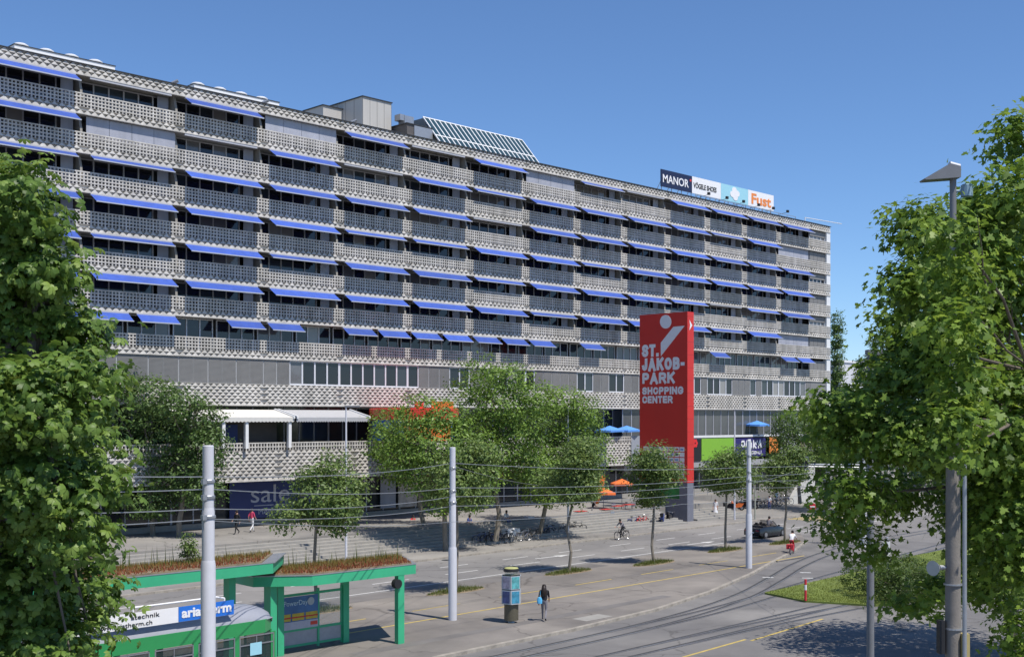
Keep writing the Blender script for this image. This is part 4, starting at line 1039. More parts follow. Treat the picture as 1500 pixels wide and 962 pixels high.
mb.add(vs,[tuple(range(n)),tuple(range(2*n-1,n-1,-1))]+[(i,n+i,n+(i+1)%n,(i+1)%n) for i in range(n)]); mb.build('lamp_head', M['greypost'], t)
MB().tube(along(-.08,LT+.15),along(.1,LT+.1),.09,.09,12).build('lamp_housing', M['pole'], t)
MB().lathe([(.105,0),(.105,.2),(.08,.22)],along(.25,LT-.4),14).tube(along(0,LT-.3),along(.25,LT-.3),.025).build('signal_receiver', mat('receiver_blue',(.22,.33,.42),.5,var=.05), t)
hz = 7.1; MB().tube(along(-.13,hz),along(-.25,hz),.04,.05,10).tube(along(-.25,hz),along(-.4,hz,-.1),.045,.14,14).build('horn_speaker', M['steel'], t)
MB().obox(along(.17,5.68,-.1),.13,.17,.5,R(-45)).build('cable_box', mat('cable_box_ochre',(.42,.34,.14),.6,var=.1), t)
MB().obox(along(-.22,5.85),.1,.17,.6,R(-45)).build('control_cabinet', M['black'], t)
for z in (3.7,5.0,6.0,6.8): MB().lathe([(.162,-.015),(.162,.015)],(0,0,z),16).build('steel_band', M['steel'], t)
t = empty('steel_pipe_post', (*atd(1413,900,21.2).xy,0)); tag(t, 'thin pale steel pipe post right beside the concrete mast', 'post')
MB().lathe([(.038,0),(.038,9)],(0,0,0),10).build('pipe', M['steel'], t, smooth=True); MB().lathe([(.052,0),(.052,3.6)],(0,0,0),10).build('sleeve', M['pole'], t, smooth=True)
# overhead wires
def wire(label, pts, r=.014):
    P = [atd(*p) for p in pts]; out = []
    for a, b in zip(P[:-1],P[1:]):
        for i in range(8): t_ = i/8; out.append(a.lerp(b,t_)+Vector((0,0,-.35*4*t_*(1-t_)*(b-a).length/40)))
    out.append(P[-1])
    tag(MB().path(out, r, 5).build('overhead_wire', M['steel'], None), label, 'wire', 'overhead tram and support wires')
wire('uppermost overhead wire running from mast to mast',[(-30,690,30),(305,698,33.3),(662,678,57.9),(1097,684,78),(1330,668,98)])
wire('second overhead wire from the top between the masts',[(-30,720,30),(305,716,33.3),(662,714,57.9),(1097,697,78),(1330,676,98)])
wire('third overhead wire from the top, clamped to the thick mast',[(-30,752,30),(305,745,33.3),(662,727,57.9),(1097,704,78),(1330,690,98)])
wire('fourth overhead wire from the top, passing the mast steps',[(-30,775,30),(305,760,33.3),(662,741,57.9),(1097,714,78),(1330,700,98)])
wire('lowest overhead wire in front of the steps',[(305,762,33.3),(662,764,52),(1000,738,66),(1250,712,90)],.011)
wire('slanting span wire from the second mast into the plaza trees',[(663,682,57.9),(832,712,92)],.012)
wire('slanting span wire from the third mast to the traffic gantry',[(1097,708,78),(1185,680,97)],.012)
wire('span wire crossing from the third mast to the right',[(1097,690,78),(1200,716,60),(1330,735,48)],.011)
# traffic signal gantry, bent signal post, no-entry sign
gb = gp(1265,800,0); Dg = (gb.x+gb.y)/math.sqrt(2); t = empty('signal_gantry', (gb.x+.6,gb.y+.6,0)); tag(t, 'grey traffic signal gantry arm reaching out over the road', 'signal gantry')
MB().lathe([(.12,0),(.1,6.6)],(0,0,0),12).build('post', M['steel'], t, smooth=True)
MB().tube((0,0,6.2),tuple(lf_*5.6+Vector((0,0,6.25))),.07,.05,8).tube((0,0,6.0),tuple(lf_*5.4+Vector((0,0,6.1))),.04,.04,6).build('arm', M['steel'], t)
p = lf_*4.2; MB().obox(p+Vector((0,0,6.35)),.34,.3,1.0,R(-45)).build('signal_head', M['steel'], t)
MB().obox(p+Vector((-.0,0,6.35))+Vector((-.12,-.12,0)),.22,.12,.8,R(-45)).build('signal_face', M['blackp'], t)
q = gp(1106,760,.12); t = empty('bent_signal_post', q); tag(t, 'pale bent-arm traffic signal post at the kerb right of the pylon', 'signal post')
arc = [(0,0,0),(0,0,4.4)]+[tuple(rt_*(1.5-1.5*math.cos(a))+Vector((0,0,4.4+1.1*math.sin(a)))) for a in (R(20),R(45),R(65),R(90))]+[tuple(rt_*2.4+Vector((0,0,5.52)))]
MB().path(arc,.07,8).build('bent_pole', mat('pale_olive_paint',(.33,.34,.28),.5,var=.06), t)
MB().obox((.18,-.18,3.2),.3,.25,.8,R(-45)).build('signal_head', M['black'], t); MB().obox((-.18,.18,3.2),.22,.2,.55,R(-45)).build('signal_head', M['blackp'], t)
q = gp(1190,786,0); t = empty('no_entry_sign', q); tag(t, 'round red no entry sign on a thin post by the road', 'sign')
MB().tube((0,0,0),(0,0,2.5),.03).build('post', M['steel'], t)
n_ = Vector((-.707,-.707,0))
def disc(c, r, h, n=18):
    return [c+rt_*(r*math.cos(2*math.pi*i/n))+Vector((0,0,r*h*math.sin(2*math.pi*i/n))) for i in range(n)]
mb = MB(); c_ = n_*.04+Vector((0,0,2.5)); mb.add(disc(c_,.3,1)+disc(c_-n_*.02,.3,1),[tuple(range(18)),tuple(range(35,17,-1))]+[(i,18+i,18+(i+1)%18,(i+1)%18) for i in range(18)]); mb.build('sign_disc', M['cloth_red'], t)
MB().obox(n_*.05+Vector((0,0,2.5)),.4,.01,.09,R(-45)).build('white_bar', M['signwhite'], t)
q = gp(1180,879,.1); t = empty('marker_post', q); tag(t, 'short red and white marker post at the tip of the lawn', 'bollard')
for i in range(4): MB().lathe([(.065,i*.28),(.065,i*.28+.28)],(0,0,0),10).build('band', [M['cloth_red'],M['cloth_red'],M['cloth_white'],M['cloth_red']][i], t)
q = gp(1300,850,.1); t = empty('tram_signal', q); tag(t, 'small white tram signal with black lamps behind the hedge', 'signal')
MB().tube((0,0,0),(0,0,2.6),.05).build('post', M['pole'], t)
for z in (1.7,2.15): MB().obox(Vector((0,0,z))+n_*.12+lf_*.12,.4,.2,.36,R(-45)).build('signal_head', M['signwhite'], t); MB().tube(Vector((0,0,z))+n_*.2+lf_*.2,Vector((0,0,z))+n_*.5+lf_*.25,.13,.15,10).build('lamp_hood', M['blackp'], t)
# white concrete wedge wall and railing by the bicycle park
wb = gp(1172,737,.12)
tag(MB().add([tuple(wb+Vector(v)) for v in ((-2.2,0,0),(3.2,0,0),(3.2,0,4.2),(2.3,0,4.2),(-2.2,.5,0),(3.2,.5,0),(3.2,.5,4.2),(2.3,.5,4.2))],[(0,1,2,3),(4,7,6,5),(0,4,5,1),(1,5,6,2),(2,6,7,3),(3,7,4,0)]).build('stair_wall', mat('pale_concrete',(.5,.49,.46),.85,var=.1)), 'pale concrete wedge-shaped stair wall behind the bicycle park', 'wall')
rl = empty('plaza_railing', (100,76.95,PZ)); tag(rl, 'thin steel railing along the raised plaza edge', 'railing')
for i in range(17): MB().tube((i*2.4,.1,0),(i*2.4,.1,1.05),.025,n=6).build('railing_post', M['steel'], rl)
MB().tube((0,.1,1.05),(38.4,.1,1.05),.025,n=6).build('handrail', M['steel'], rl); MB().tube((0,.1,.55),(38.4,.1,.55),.015,n=6).build('middle_rail', M['steel'], rl)
# far white building
fb = atd(1250,560,330); t = empty('far_building', (fb.x,fb.y,0)); tag(t, 'distant white flat-roofed building beyond the poplar', 'building')
MB().box(-14,2,-4,10,0,24.6).build('wall', mat('far_white',(.6,.6,.62),.7,var=.03), t); MB().box(-14.3,2.3,-4.3,10.3,24.6,25.2).build('roof_edge', M['white'], t)
MB().box(2.02,2.1,-3,9,18,20).build('window', M['glass'], t)
# ================================================================== SHELTERS
def shelter_roof(t, poly, z0, z1, seed, plants):
    MB().prism(poly,z0,z1).build('roof_fascia', M['green'], t)
    c = Vector((sum(p[0] for p in poly)/len(poly),sum(p[1] for p in poly)/len(poly)))
    def inset(k): return [tuple(c+(Vector(p)-c)*k) for p in poly]
    o = MB().prism([tuple(c+(Vector(p)-c)*1.01) for p in poly],z1,z1+.035).build('roof_edge', M['steel'], t)
    MB().prism(inset(.95),z1+.036,z1+.09).build('roof_soil', M['soil'], t)
    rg = random.Random(seed); P1, P2, P3 = [], [], []
    us = [p[0] for p in poly]; vs = [p[1] for p in poly]; ip = inset(.94)
    while len(P1) < plants:
        x,y = rg.uniform(min(us),max(us)),rg.uniform(min(vs),max(vs))
        if in_poly(x,y,ip):
            P1.append((x,y,z1+.08))
            f = (y-min(vs))/(max(vs)-min(vs))
            if rg.random() < .95*f*f: P2 += [(x+rg.uniform(-.1,.1),y+rg.uniform(-.1,.1),z1+.08) for _ in range(3)]
            if rg.random() < .02*f: P3.append((x,y,z1+.08))
    blades('red_sedum', P1, .09, .05, LM['sedum'], seed, t); blades('roof_grass', P2, .17, .018, LM['drygrass'], seed+1, t, lean=.6)
    if P3: blades('tall_weeds', P3, .62, .05, LM['grass'], seed+2, t, lean=.25)
sh = empty('tram_shelter', (0,0,0)); tag(sh, 'low green tram shelter with planted roof and poster wall', 'shelter', 'green tram shelters')
shelter_roof(sh, [(26.4,41.0),(28.3,39.65),(33.7,39.6),(35.2,42.3),(26.5,42.5)], 3.06, 3.46, 5, 5200)
for (u,v,w,d) in ((32.9,39.75,.34,.26),(31.45,41.7,.30,.26),(27.2,41.0,.3,.5),(27.75,41.2,.3,.3)): MB().prism([(u-w/2,v-d/2),(u+w/2,v-d/2),(u+w/2*.9,v+d/2),(u-w/2*.9,v+d/2)],.12,3.06).build('post', M['green'], sh)
MB().tube((32.65,39.5,2.72),(32.65,39.75,2.72),.2,.2,16).build('loudspeaker', M['black'], sh)
fr = MB()
for u in (27.9,30.05,31.3): fr.box(u-.05,u+.05,41.66,41.76,.15,2.6)
for z in (.3,.95,2.42): fr.box(27.9,31.3,41.67,41.75,z-.05,z+.05)
fr.build('wall_frame', M['green'], sh)
MB().box(27.95,30.0,41.7,41.72,.35,.9).box(30.1,31.25,41.7,41.72,.35,.9).build('lower_panel', mat('etched_panel',(.33,.34,.37),.3,var=.1,scale=3), sh)
po = MB().box(27.96,30.0,41.62,41.66,1.0,2.36).build('poster', mat('poster_blue',(.05,.14,.32),.4,var=.25,scale=1.2), sh)
MB().box(27.97,29.99,41.612,41.619,1.0,1.32).build('poster_foot', mat('poster_pale',(.45,.43,.5),.5,var=.1), po)
letter_u('T PowerDay', .3, mat('poster_letters',(.5,.6,.7),.5,var=0), po, (28.0,41.61,2.0), 1.45)
for i in range(3): MB().box(28.0+i*.68,28.6+i*.68,41.608,41.618,1.36,1.66).build('poster_wagon', mat('poster_yellow',(.55,.38,.04),.5,var=.2,scale=5), po); 
MB().box(28.0,29.98,41.605,41.607,1.47,1.52).build('poster_stripe', M['cloth_red'], po)
MB().tube((29.62,41.6,2.1),(29.62,41.62,2.1),.17,.17,16).build('poster_badge', mat('badge_grey',(.4,.42,.46),.5,var=.1), po); MB().box(29.6,29.95,41.6,41.611,1.1,1.25).build('poster_logo', M['redpanel'], po)
def glassy(name, c, a=.25):
    m = bpy.data.materials.new(name); m.use_nodes = True; b = m.node_tree.nodes['Principled BSDF']; b.inputs['Base Color'].default_value = (*c,1); b.inputs['Roughness'].default_value = .03; b.inputs['Alpha'].default_value = a; return m
MB().box(30.12,31.22,41.7,41.715,1.0,2.37).build('glass_pane', glassy('clear_pane',(.5,.55,.55),.15), sh)
sh = empty('tram_shelter', (0,0,0)); tag(sh, 'higher green shelter roof with taller weeds above the tram', 'shelter', 'green tram shelters')
shelter_roof(sh, [(6,39.3),(26.4,39.6),(28.6,42.1),(6,41.9)], 3.74, 4.14, 15, 9000)
for u in (25.2,17.5,10): MB().box(u-.15,u+.15,40.6,41.0,.12,3.74).build('post', M['green'], sh)
sb = empty('roof_shrub', (23.6,41.2,4.2)); tag(sb, 'leafy shrub growing on the higher shelter roof', 'shrub')
me, cc = crown_mesh('foliage', [(Vector((0,0,.75)),(.35,.35,.5)),(Vector((.1,.1,.3)),(.3,.3,.4))], 700, .12, 'simple', LM['young'], 77, .1, 10, hollow=.2); link('foliage', me, sb)
link('stem', limb_mesh((0,0,-.05),[tuple(cc[i]) for i in range(8)],.025,3,M['bark'],(0,0,.8)), sb)
# ================================================================== TRAM
tr = empty('tram', (16,34.3,0), math.atan(.04)); tag(tr, 'green and grey tram with advertising boards on its roof edge', 'tram')
x1 = 6.45; x0 = -16
prof = [(-1.1,.35),(-1.1,3.1),(-1.02,3.32),(-.8,3.5),(-.3,3.6),(.3,3.6),(.8,3.5),(1.02,3.32),(1.1,3.1),(1.1,.35)]
def loft(mb, secs, cap=True):
    n = len(secs[0]); b = len(mb.v)
    mb.add([p for s_ in secs for p in s_],[(k*n+i,k*n+(i+1)%n,(k+1)*n+(i+1)%n,(k+1)*n+i) for k in range(len(secs)-1) for i in range(n)]+([tuple(range(n-1,-1,-1)),tuple((len(secs)-1)*n+i for i in range(n))] if cap else []))
roofp = prof[2:8]
mb = MB(); secs = []
for x,ky,dz in ((x0,1,0),(x1-.9,1,0),(x1-.35,.93,-.05),(x1-.05,.8,-.16),(x1+.05,.7,-.3)): secs.append([(x,y*ky,z+dz if z > 3.2 else z) for y,z in [(-1.08,3.18)]+prof[2:8]+[(1.08,3.18)]])
loft(mb, secs); mb.build('roof', M['tramgrey'], tr, smooth=True)
WX = [x1-1.55-i*1.52 for i in range(14)]
body = MB()
body.box(x0,x1-.5,-1.1,-1.03,.35,1.55); body.box(x0,x1-.5,-1.1,-1.03,2.78,3.2)
for x in WX+[x1-.15]: body.box(x-.12,x+.06,-1.1,-1.03,1.55,2.78)
body.box(x0,x1-.5,1.03,1.1,.35,1.55); body.box(x0,x1-.5,1.03,1.1,2.78,3.2)
for x in WX: body.box(x-.1,x+.1,1.03,1.1,1.55,2.78)
body.box(x0,x1-.5,-1.03,1.03,.35,.45)
for a_,b_,z0,z1 in ((x1-.5,x1,.35,1.55),(x1-.5,x1,2.78,3.2)):
    body.add([(a_,-1.1,z0),(b_,-.72,z0),(b_,.72,z0),(a_,1.1,z0),(a_,-1.1,z1),(b_,-.72,z1),(b_,.72,z1),(a_,1.1,z1)],[(0,1,5,4),(1,2,6,5),(2,3,7,6),(0,3,2,1),(4,5,6,7)])
for s in (-1,1): body.tube((x1-.02,s*.72,1.5),(x1-.02,s*.72,2.8),.05,n=6)
body.build('body', M['tramgreen'], tr)
for x in WX:
    w = MB().box(x+.1,x+1.36,-1.085,-1.075,1.6,2.74).build('window', glassy('tram_glass',(.03,.05,.05),.55) if 'tram_glass' not in bpy.data.materials else bpy.data.materials['tram_glass'], tr)
    f = MB()
    for z in (1.6,2.45,2.73): f.box(x+.06,x+1.4,-1.11,-1.07,z-.02,z+.02)
    for xx in (x+.07,x+1.38): f.box(xx-.02,xx+.02,-1.11,-1.07,1.6,2.73)
    f.box(x+.7,x+.73,-1.105,-1.07,2.45,2.73); f.build('window_frame', M['chrome'], w)
MB().add([(x1-.48,-1.09,1.6),(x1-.03,-.74,1.6),(x1-.03,-.74,2.75),(x1-.48,-1.09,2.75)],[(0,1,2,3)]).build('corner_window', bpy.data.materials['tram_glass'], tr)
MB().add([(x1-.01,-.7,1.6),(x1-.01,.7,1.6),(x1-.01,.7,2.75),(x1-.01,-.7,2.75)],[(0,1,2,3)]).build('end_window', bpy.data.materials['tram_glass'], tr)
for i in range(9):
    x = x1-2.2-i*1.5; MB().box(x,x+.5,-.9,-.1,.85,.95).box(x,x+.08,-.9,-.1,.95,1.75).build('seat', mat('tram_seat',(.25,.16,.08),.6,var=.1), tr)
bd = MB().box(-16,x1-1.75,-1.14,-1.09,3.52,3.98).build('advertising_board', M['signwhite'], tr)
bl = MB().box(x1-3.75,x1-1.75,-1.16,-1.142,3.53,3.99).build('blue_board', M['blue_s'], bd)
letter_u('ariatherm', .40, M['signwhite'], bl, (x1-3.65,-1.165,3.65), 1.8, .014)
letter_u('atechnik', .19, M['black'], bd, (x1-5.35,-1.146,3.79), .95); letter_u('www.ariatherm.ch', .19, M['black'], bd, (x1-6.5,-1.146,3.58), 1.85)
letter_u('Pa', .2, M['black'], bd, (x1-8.6,-1.146,3.65), .26)
bo = MB().path([(x1-5.2,-1.0,3.5),(x1-5.2,-1.0,4.12),(x1-2.3,-1.0,4.12),(x1-2.0,-1.0,4.05),(x1-2.0,-1.0,3.5)],.03,6).build('board_frame', M['signwhite'], tr)
MB().box(x1-6.6,x1-6.0,-1.12,-1.112,2.0,2.35).build('window_notice', M['signwhite'], tr); MB().box(x1-6.45,x1-6.15,-1.125,-1.121,2.1,2.25).build('window_notice_print', M['brown'], tr)
MB().box(x1-8.4,x1-7.4,-1.12,-1.112,1.7,2.25).build('window_poster', M['navy'], tr)
MB().box(x1-1.1,x1-.65,-1.12,-1.112,2.1,2.5).build('window_notice', M['lblue'], tr)
MB().tube((x1-.1,-.9,.9),(x1+.12,-.98,.75),.02).build('coupling_hose', M['black'], tr)
for x in (x1-2.2,x1-4.1,x1-9.5,x1-11.4):
    for y in (-.5,.5): MB().tube((x,y-.06,.33),(x,y+.06,.33),.33,.33,18).build('wheel', M['dark'], tr)
MB().box(x1-12.2,x1-1.4,-.9,.9,.36,.6).build('underframe', M['black'], tr)
# ================================================================== ADVERTISING COLUMN
q = gp(749,911,.12); ac = empty('advertising_column', q, R(12)); tag(ac, 'poster column with two tiers of pictures on a mesh bin foot', 'advertising column')
MB().lathe([(.34,.12),(.34,.92)],(0,0,0),20).build('mesh_foot', mat('mesh_foot',(.13,.115,.08),.5,metal=.4,var=.3,scale=25), ac, smooth=True)
MB().lathe([(.16,0),(.12,.12)],(0,0,0),12).tube((0,0,.1),(0,0,2.3),.06).build('stem', M['steel'], ac)
hexp = [(.5*math.cos(R(60*i+30)),.5*math.sin(R(60*i+30))) for i in range(6)]
cols = [(.05,.25,.38),(.30,.28,.36),(.55,.53,.5),(.10,.36,.38),(.06,.08,.2),(.2,.12,.05)]
for tier,(z0,z1) in enumerate(((.9,1.58),(1.6,2.25))):
    MB().prism([(x*.93,y*.93) for x,y in hexp],z0+.02,z1-.02).build('tier_core', M['dark'], ac)
    for i in range(6):
        a = Vector((*hexp[i],0)); b = Vector((*hexp[(i+1)%6],0)); m_ = (a+b)/2
        pm_ = MB().obox((0,0,0),.47,.02,z1-z0-.02,0).build('poster_panel', mat('poster_frame_%d'%(tier),(.42,.46,.5),.5,var=.05), ac, m_+Vector((0,0,(z0+z1)/2)), math.atan2((b-a).y,(b-a).x))
        cc_ = cols[(i*2+tier*3)%6]
        MB().box(-.2,.2,.011,.016,-.28,.28).build('picture', mat('poster_print_%d'%((i*2+tier*3)%6), cc_, .5, var=.6, scale=3.5, c2=tuple(x*.35 for x in cc_)), pm_)
        MB().box(-.2,.2,-.016,-.011,-.28,.28).build('picture', MATS['poster_print_%d'%((i*2+tier*3)%6)], pm_)
MB().lathe([(.32,2.27),(.32,2.42)],(0,0,0),20).build('glass_ring', glassy('ring_glass',(.5,.52,.4),.35), ac)
MB().lathe([(.37,2.42),(.37,2.52),(.3,2.56)],(0,0,0),20).build('top_ring', M['black'], ac); MB().lathe([(.34,2.565),(.3,2.6),(.1,2.62)],(0,0,0),20).build('cap', mat('cap_olive',(.4,.4,.16),.6,var=.1), ac)
# ================================================================== PEOPLE
SK = {'pelvis':(0,0,.95),'spine':(0,0,1.14),'chest':(0,0,1.36),'neck':(0,0,1.5),'head':(.02,0,1.6),'crown':(.02,0,1.69)}
for s,n in ((1,'L'),(-1,'R')):
    SK.update({'sh'+n:(0,.18*s,1.42),'el'+n:(-.03,.23*s,1.13),'wr'+n:(.06,.23*s,.9),'ha'+n:(.09,.23*s,.8),
               'hip'+n:(0,.09*s,.9),'kn'+n:(.03,.1*s,.5),'an'+n:(-.02,.1*s,.09),'to'+n:(.14,.11*s,.04)})
RAD = {'pelvis':(.13,.16),'spine':(.11,.14),'chest':(.12,.165),'neck':(.055,.055),'head':(.095,.08),'crown':(.07,.06),'sh':(.07,.07),'el':(.045,.045),'wr':(.032,.032),'ha':(.03,.04),'hip':(.09,.09),'kn':(.06,.06),'an':(.04,.04),'to':(.03,.04)}
EDG = [('pelvis','spine'),('spine','chest'),('chest','neck'),('neck','head'),('head','crown')]
for n in 'LR': EDG += [('chest','sh'+n),('sh'+n,'el'+n),('el'+n,'wr'+n),('wr'+n,'ha'+n),('pelvis','hip'+n),('hip'+n,'kn'+n),('kn'+n,'an'+n),('an'+n,'to'+n)]
def person(label, loc, rz, pose, top, legs, shoes='cloth_black', hair='hair', long_hair=False, skirt=False, group=None, sleeves=False, hat=None):
    J = {k:Vector(v) for k,v in SK.items()}
    for k,v in pose.items(): J[k] = Vector(v)
    names = list(J); me = bpy.data.meshes.new('body'); bm = bmesh.new(); sk = bm.verts.layers.skin.verify(); bv = {}
    for k in names:
        v = bm.verts.new(J[k]); r = RAD.get(k) or RAD[k[:-1]]; v[sk].radius = r; v[sk].use_root = (k == 'pelvis'); bv[k] = v
    for a,b in EDG: bm.edges.new((bv[a],bv[b]))
    bm.to_mesh(me); bm.free()
    o = bpy.data.objects.new('tmp', me); col.objects.link(o); md = o.modifiers.new('s','SKIN'); md.use_smooth_shade = True; o.modifiers.new('d','SUBSURF').levels = 1
    o.modifiers['d'].render_levels = 1
    dg = bpy.context.evaluated_depsgraph_get(); dg.update(); m2 = bpy.data.meshes.new_from_object(o.evaluated_get(dg)); bpy.data.objects.remove(o)
    m2.name = 'person'
    mats = [M['skin'],M[top],M[legs],M[shoes]]
    m2.materials.clear(); [m2.materials.append(m_) for m_ in mats]
    cls = {}
    for a,b in EDG:
        k = b
        if k in ('spine','chest') or k[:2] == 'sh': c = 1
        elif k[:2] == 'el': c = 1
        elif k[:2] == 'wr': c = 1 if sleeves else 0
        elif k in ('neck','head','crown') or k[:2] == 'ha': c = 0
        elif k[:3] == 'hip' or k[:2] == 'kn' : c = 2
        elif k[:2] == 'an': c = 0 if skirt else 2
        else: c = 3
        cls[(a,b)] = c
    def near(p):
        best = (9,0)
        for (a,b),c in cls.items():
            A,B = J[a],J[b]; d = B-A; t_ = max(0,min(1,(p-A).dot(d)/max(d.length_squared,1e-9))); q_ = (A+d*t_-p).length
            if q_ < best[0]: best = (q_,c)
        return best[1]
    for p in m2.polygons: p.material_index = near(p.center); p.use_smooth = True
    t = link('person', m2, None, loc, rz); tag(t, label, 'person', group)
    h = J['head']; d = (J['crown']-J['neck']).normalized()
    hm = MB(); hm.lathe([(.02,.145),(.07,.125),(.102,.06),(.105,.0),(.085,-.06)],(0,0,0),12)
    ho = hm.build('hair', M[hat or hair], t, h+Vector((-.018,0,.015)), 0, True)
    if long_hair: MB().lathe([(.05,.1),(.12,.02),(.13,-.15),(.12,-.33),(.05,-.42)],(0,0,0),10).build('long_hair', M[hair], t, h+Vector((-.07,0,-.02)), 0, True)
    MB().tube(h+Vector((.085,0,-.0)),h+Vector((.115,0,-.02)),.012,.016,6).build('nose', M['skin'], t)
    for n in 'LR':                                    # fingers and thumb
        w,hn = J['wr'+n],J['ha'+n]; dd = (hn-w).normalized(); sd = dd.cross(Vector((0,0,1) if abs(dd.z) < .8 else (1,0,0))).normalized(); f = MB()
        for i,(o_,L) in enumerate(((-.027,.07),(-.009,.08),(.009,.078),(.027,.062))):
            a = hn+sd*o_; b = a+dd*L*.6; f.tube(a,b,.009,.008,5); f.tube(b,b+dd*L*.4+Vector((.01,0,-.01)),.008,.006,5)
        f.tube(hn-dd*.03+sd*.03,hn+sd*.06+dd*.02,.01,.008,5); f.build('hand_fingers', M['skin'], t)
    if skirt: MB().lathe([(.14,.98),(.17,.85),(.24,.42)],(0,0,0),14).build('skirt', M[legs], t, smooth=True)
    return t
walk = {'knL':(.16,.09,.52),'anL':(.22,.09,.1),'toL':(.37,.1,.05),'knR':(.02,-.09,.5),'anR':(-.28,-.09,.16),'toR':(-.16,-.1,.05),'elL':(-.12,.23,1.15),'wrL':(-.08,.25,.92),'haL':(-.05,.25,.83),'elR':(.06,-.23,1.15),'wrR':(.2,-.22,.98),'haR':(.27,-.21,.93)}
sit = {'pelvis':(0,0,.5),'spine':(.03,0,.7),'chest':(.1,0,.92),'neck':(.13,0,1.06),'head':(.17,0,1.16),'crown':(.18,0,1.25),'shL':(.1,.18,.97),'shR':(.1,-.18,.97),'elL':(.2,.23,.72),'elR':(.2,-.23,.72),'wrL':(.4,.12,.66),'wrR':(.4,-.12,.66),'haL':(.48,.1,.66),'haR':(.48,-.1,.66),
       'hipL':(.02,.09,.48),'hipR':(.02,-.09,.48),'knL':(.45,.12,.5),'knR':(.45,-.12,.5),'anL':(.46,.12,.09),'anR':(.46,-.12,.09),'toL':(.6,.13,.04),'toR':(.6,-.13,.04)}
cyc = {'pelvis':(-.18,0,.98),'spine':(-.08,0,1.15),'chest':(.08,0,1.33),'neck':(.17,0,1.45),'head':(.24,0,1.54),'crown':(.25,0,1.63),'shL':(.1,.18,1.37),'shR':(.1,-.18,1.37),'elL':(.28,.24,1.17),'elR':(.28,-.24,1.17),'wrL':(.46,.22,1.06),'wrR':(.46,-.22,1.06),'haL':(.53,.21,1.04),'haR':(.53,-.21,1.04),
       'hipL':(-.16,.09,.94),'hipR':(-.16,-.09,.94),'knL':(.2,.11,.72),'knR':(.12,-.11,.56),'anL':(.08,.12,.36),'anR':(-.02,-.12,.2),'toL':(.2,.13,.3),'toR':(.11,-.13,.14)}
q = gp(797,909,.12)
w_ = person('woman with long dark hair and bright blue bag walking across the platform', q, R(38), walk, 'cloth_black','cloth_grey', long_hair=True, sleeves=False)
MB().lathe([(.02,-.14),(.12,-.13),(.13,.02),(.09,.13),(.02,.15)],(0,0,0),12).build('shoulder_bag', M['cloth_cyan'], w_, (-.16,.2,1.0), 0, True).scale = (.55,1,1.1)
MB().path([(-.14,.2,1.1),(-.06,.16,1.45),(.0,.1,1.46)],.012,5).build('bag_strap', M['cloth_cyan'], w_)
# bicycles
def wheel_meshes(r):
    ty = MB().torus((0,0,0),(0,1,0),r,.02,22,6).mesh('tyre', M['black']); sp = MB().torus((0,0,0),(0,1,0),r-.025,.008,22,4)
    for i in range(12):
        a = math.pi*i/6; sp.tube((0,0,0),((r-.025)*math.cos(a),0,(r-.025)*math.sin(a)),.003,n=3,cap=False)
    sp.tube((0,-.05,0),(0,.05,0),.02,n=6); return ty, sp.mesh('spokes', M['chrome'])
TY, SPK = wheel_meshes(.33)
fm_c = {}
def bicycle(label, loc, rz, color, group, lean=0, basket=False):
    t = empty('bicycle', loc, rz); t.rotation_euler = (lean,0,rz); tag(t, label, 'bicycle', group)
    for x in (-.52,.54):
        w = link('wheel', TY, t, (x,0,.345)); link('spokes', SPK, w)
    if color not in fm_c:
        f = MB(); bb=(-.08,0,.3); st=(-.22,0,.82); hd=(.37,0,.86); hl=(.4,0,.7); ra=(-.52,0,.345)
        for a,b in ((bb,st),(st,(.36,0,.82)),(bb,hl),(bb,ra),(st,ra),(hd,hl)): f.tube(a,b,.019,n=6)
        for s in (-.04,.04): f.tube((.41,s,.66),(.54,s,.345),.013,n=5)
        f.box(-.8,-.3,-.06,.06,.72,.735); f.tube((-.8,0,.72),(-.55,.05,.36),.008,n=4)
        f.tube((-.08,-.09,.3),(-.08,.09,.3),.03,n=8); f.tube((-.08,.09,.3),(.02,.1,.16),.01,n=4); f.tube((-.08,-.09,.3),(-.18,-.1,.44),.01,n=4)
        h = MB().path([(.3,-.27,.98),(.38,-.2,1.0),(.38,0,.97),(.38,.2,1.0),(.3,.27,.98)],.013,5); h.tube((.37,0,.84),(.38,0,.98),.014,n=5)
        s_ = MB().add([(-.38,-.09,.94),(-.38,.09,.94),(-.2,.06,.95),(-.06,.02,.93),(-.06,-.02,.93),(-.2,-.06,.95),(-.36,-.07,.88),(-.36,.07,.88),(-.08,0,.9)],[(0,1,2,5),(2,3,4,5),(0,6,7,1),(0,5,4,8,6),(1,7,8,3,2),(4,3,8),(6,8,7)])
        s_.tube((-.22,0,.8),(-.23,0,.9),.013,n=5)
        mf = MB()
        for x in (-.52,.54):
            for k in range(6):
                a0 = R(20+k*22); a1 = R(20+(k+1)*22); mf.add([(x+.375*math.cos(a)*1,y,.345+.375*math.sin(a)) for a in (a0,a1) for y in (-.03,.03)],[(0,1,3,2)])
        fm_c[color] = (f.mesh('frame', M[color]), h.mesh('handlebar', M['chrome']), s_.mesh('saddle', M['black']), mf.mesh('mudguard', M[color]))
    a,b,c,d = fm_c[color]
    link('frame',a,t); link('handlebar',b,t); link('saddle',c,t); link('mudguard',d,t)
    if basket: MB().box(.4,.7,-.17,.17,.78,1.0).build('basket', M['greypost'], t)
    return t
q = gp(911,790,0)
bicycle('black bicycle being ridden along the far kerb', q, R(176), 'blackp', None); person('cyclist in dark clothes riding along the kerb towards the left', q, R(176), cyc, 'cloth_grey','cloth_black', sleeves=True)
q = gp(1160,811,0)
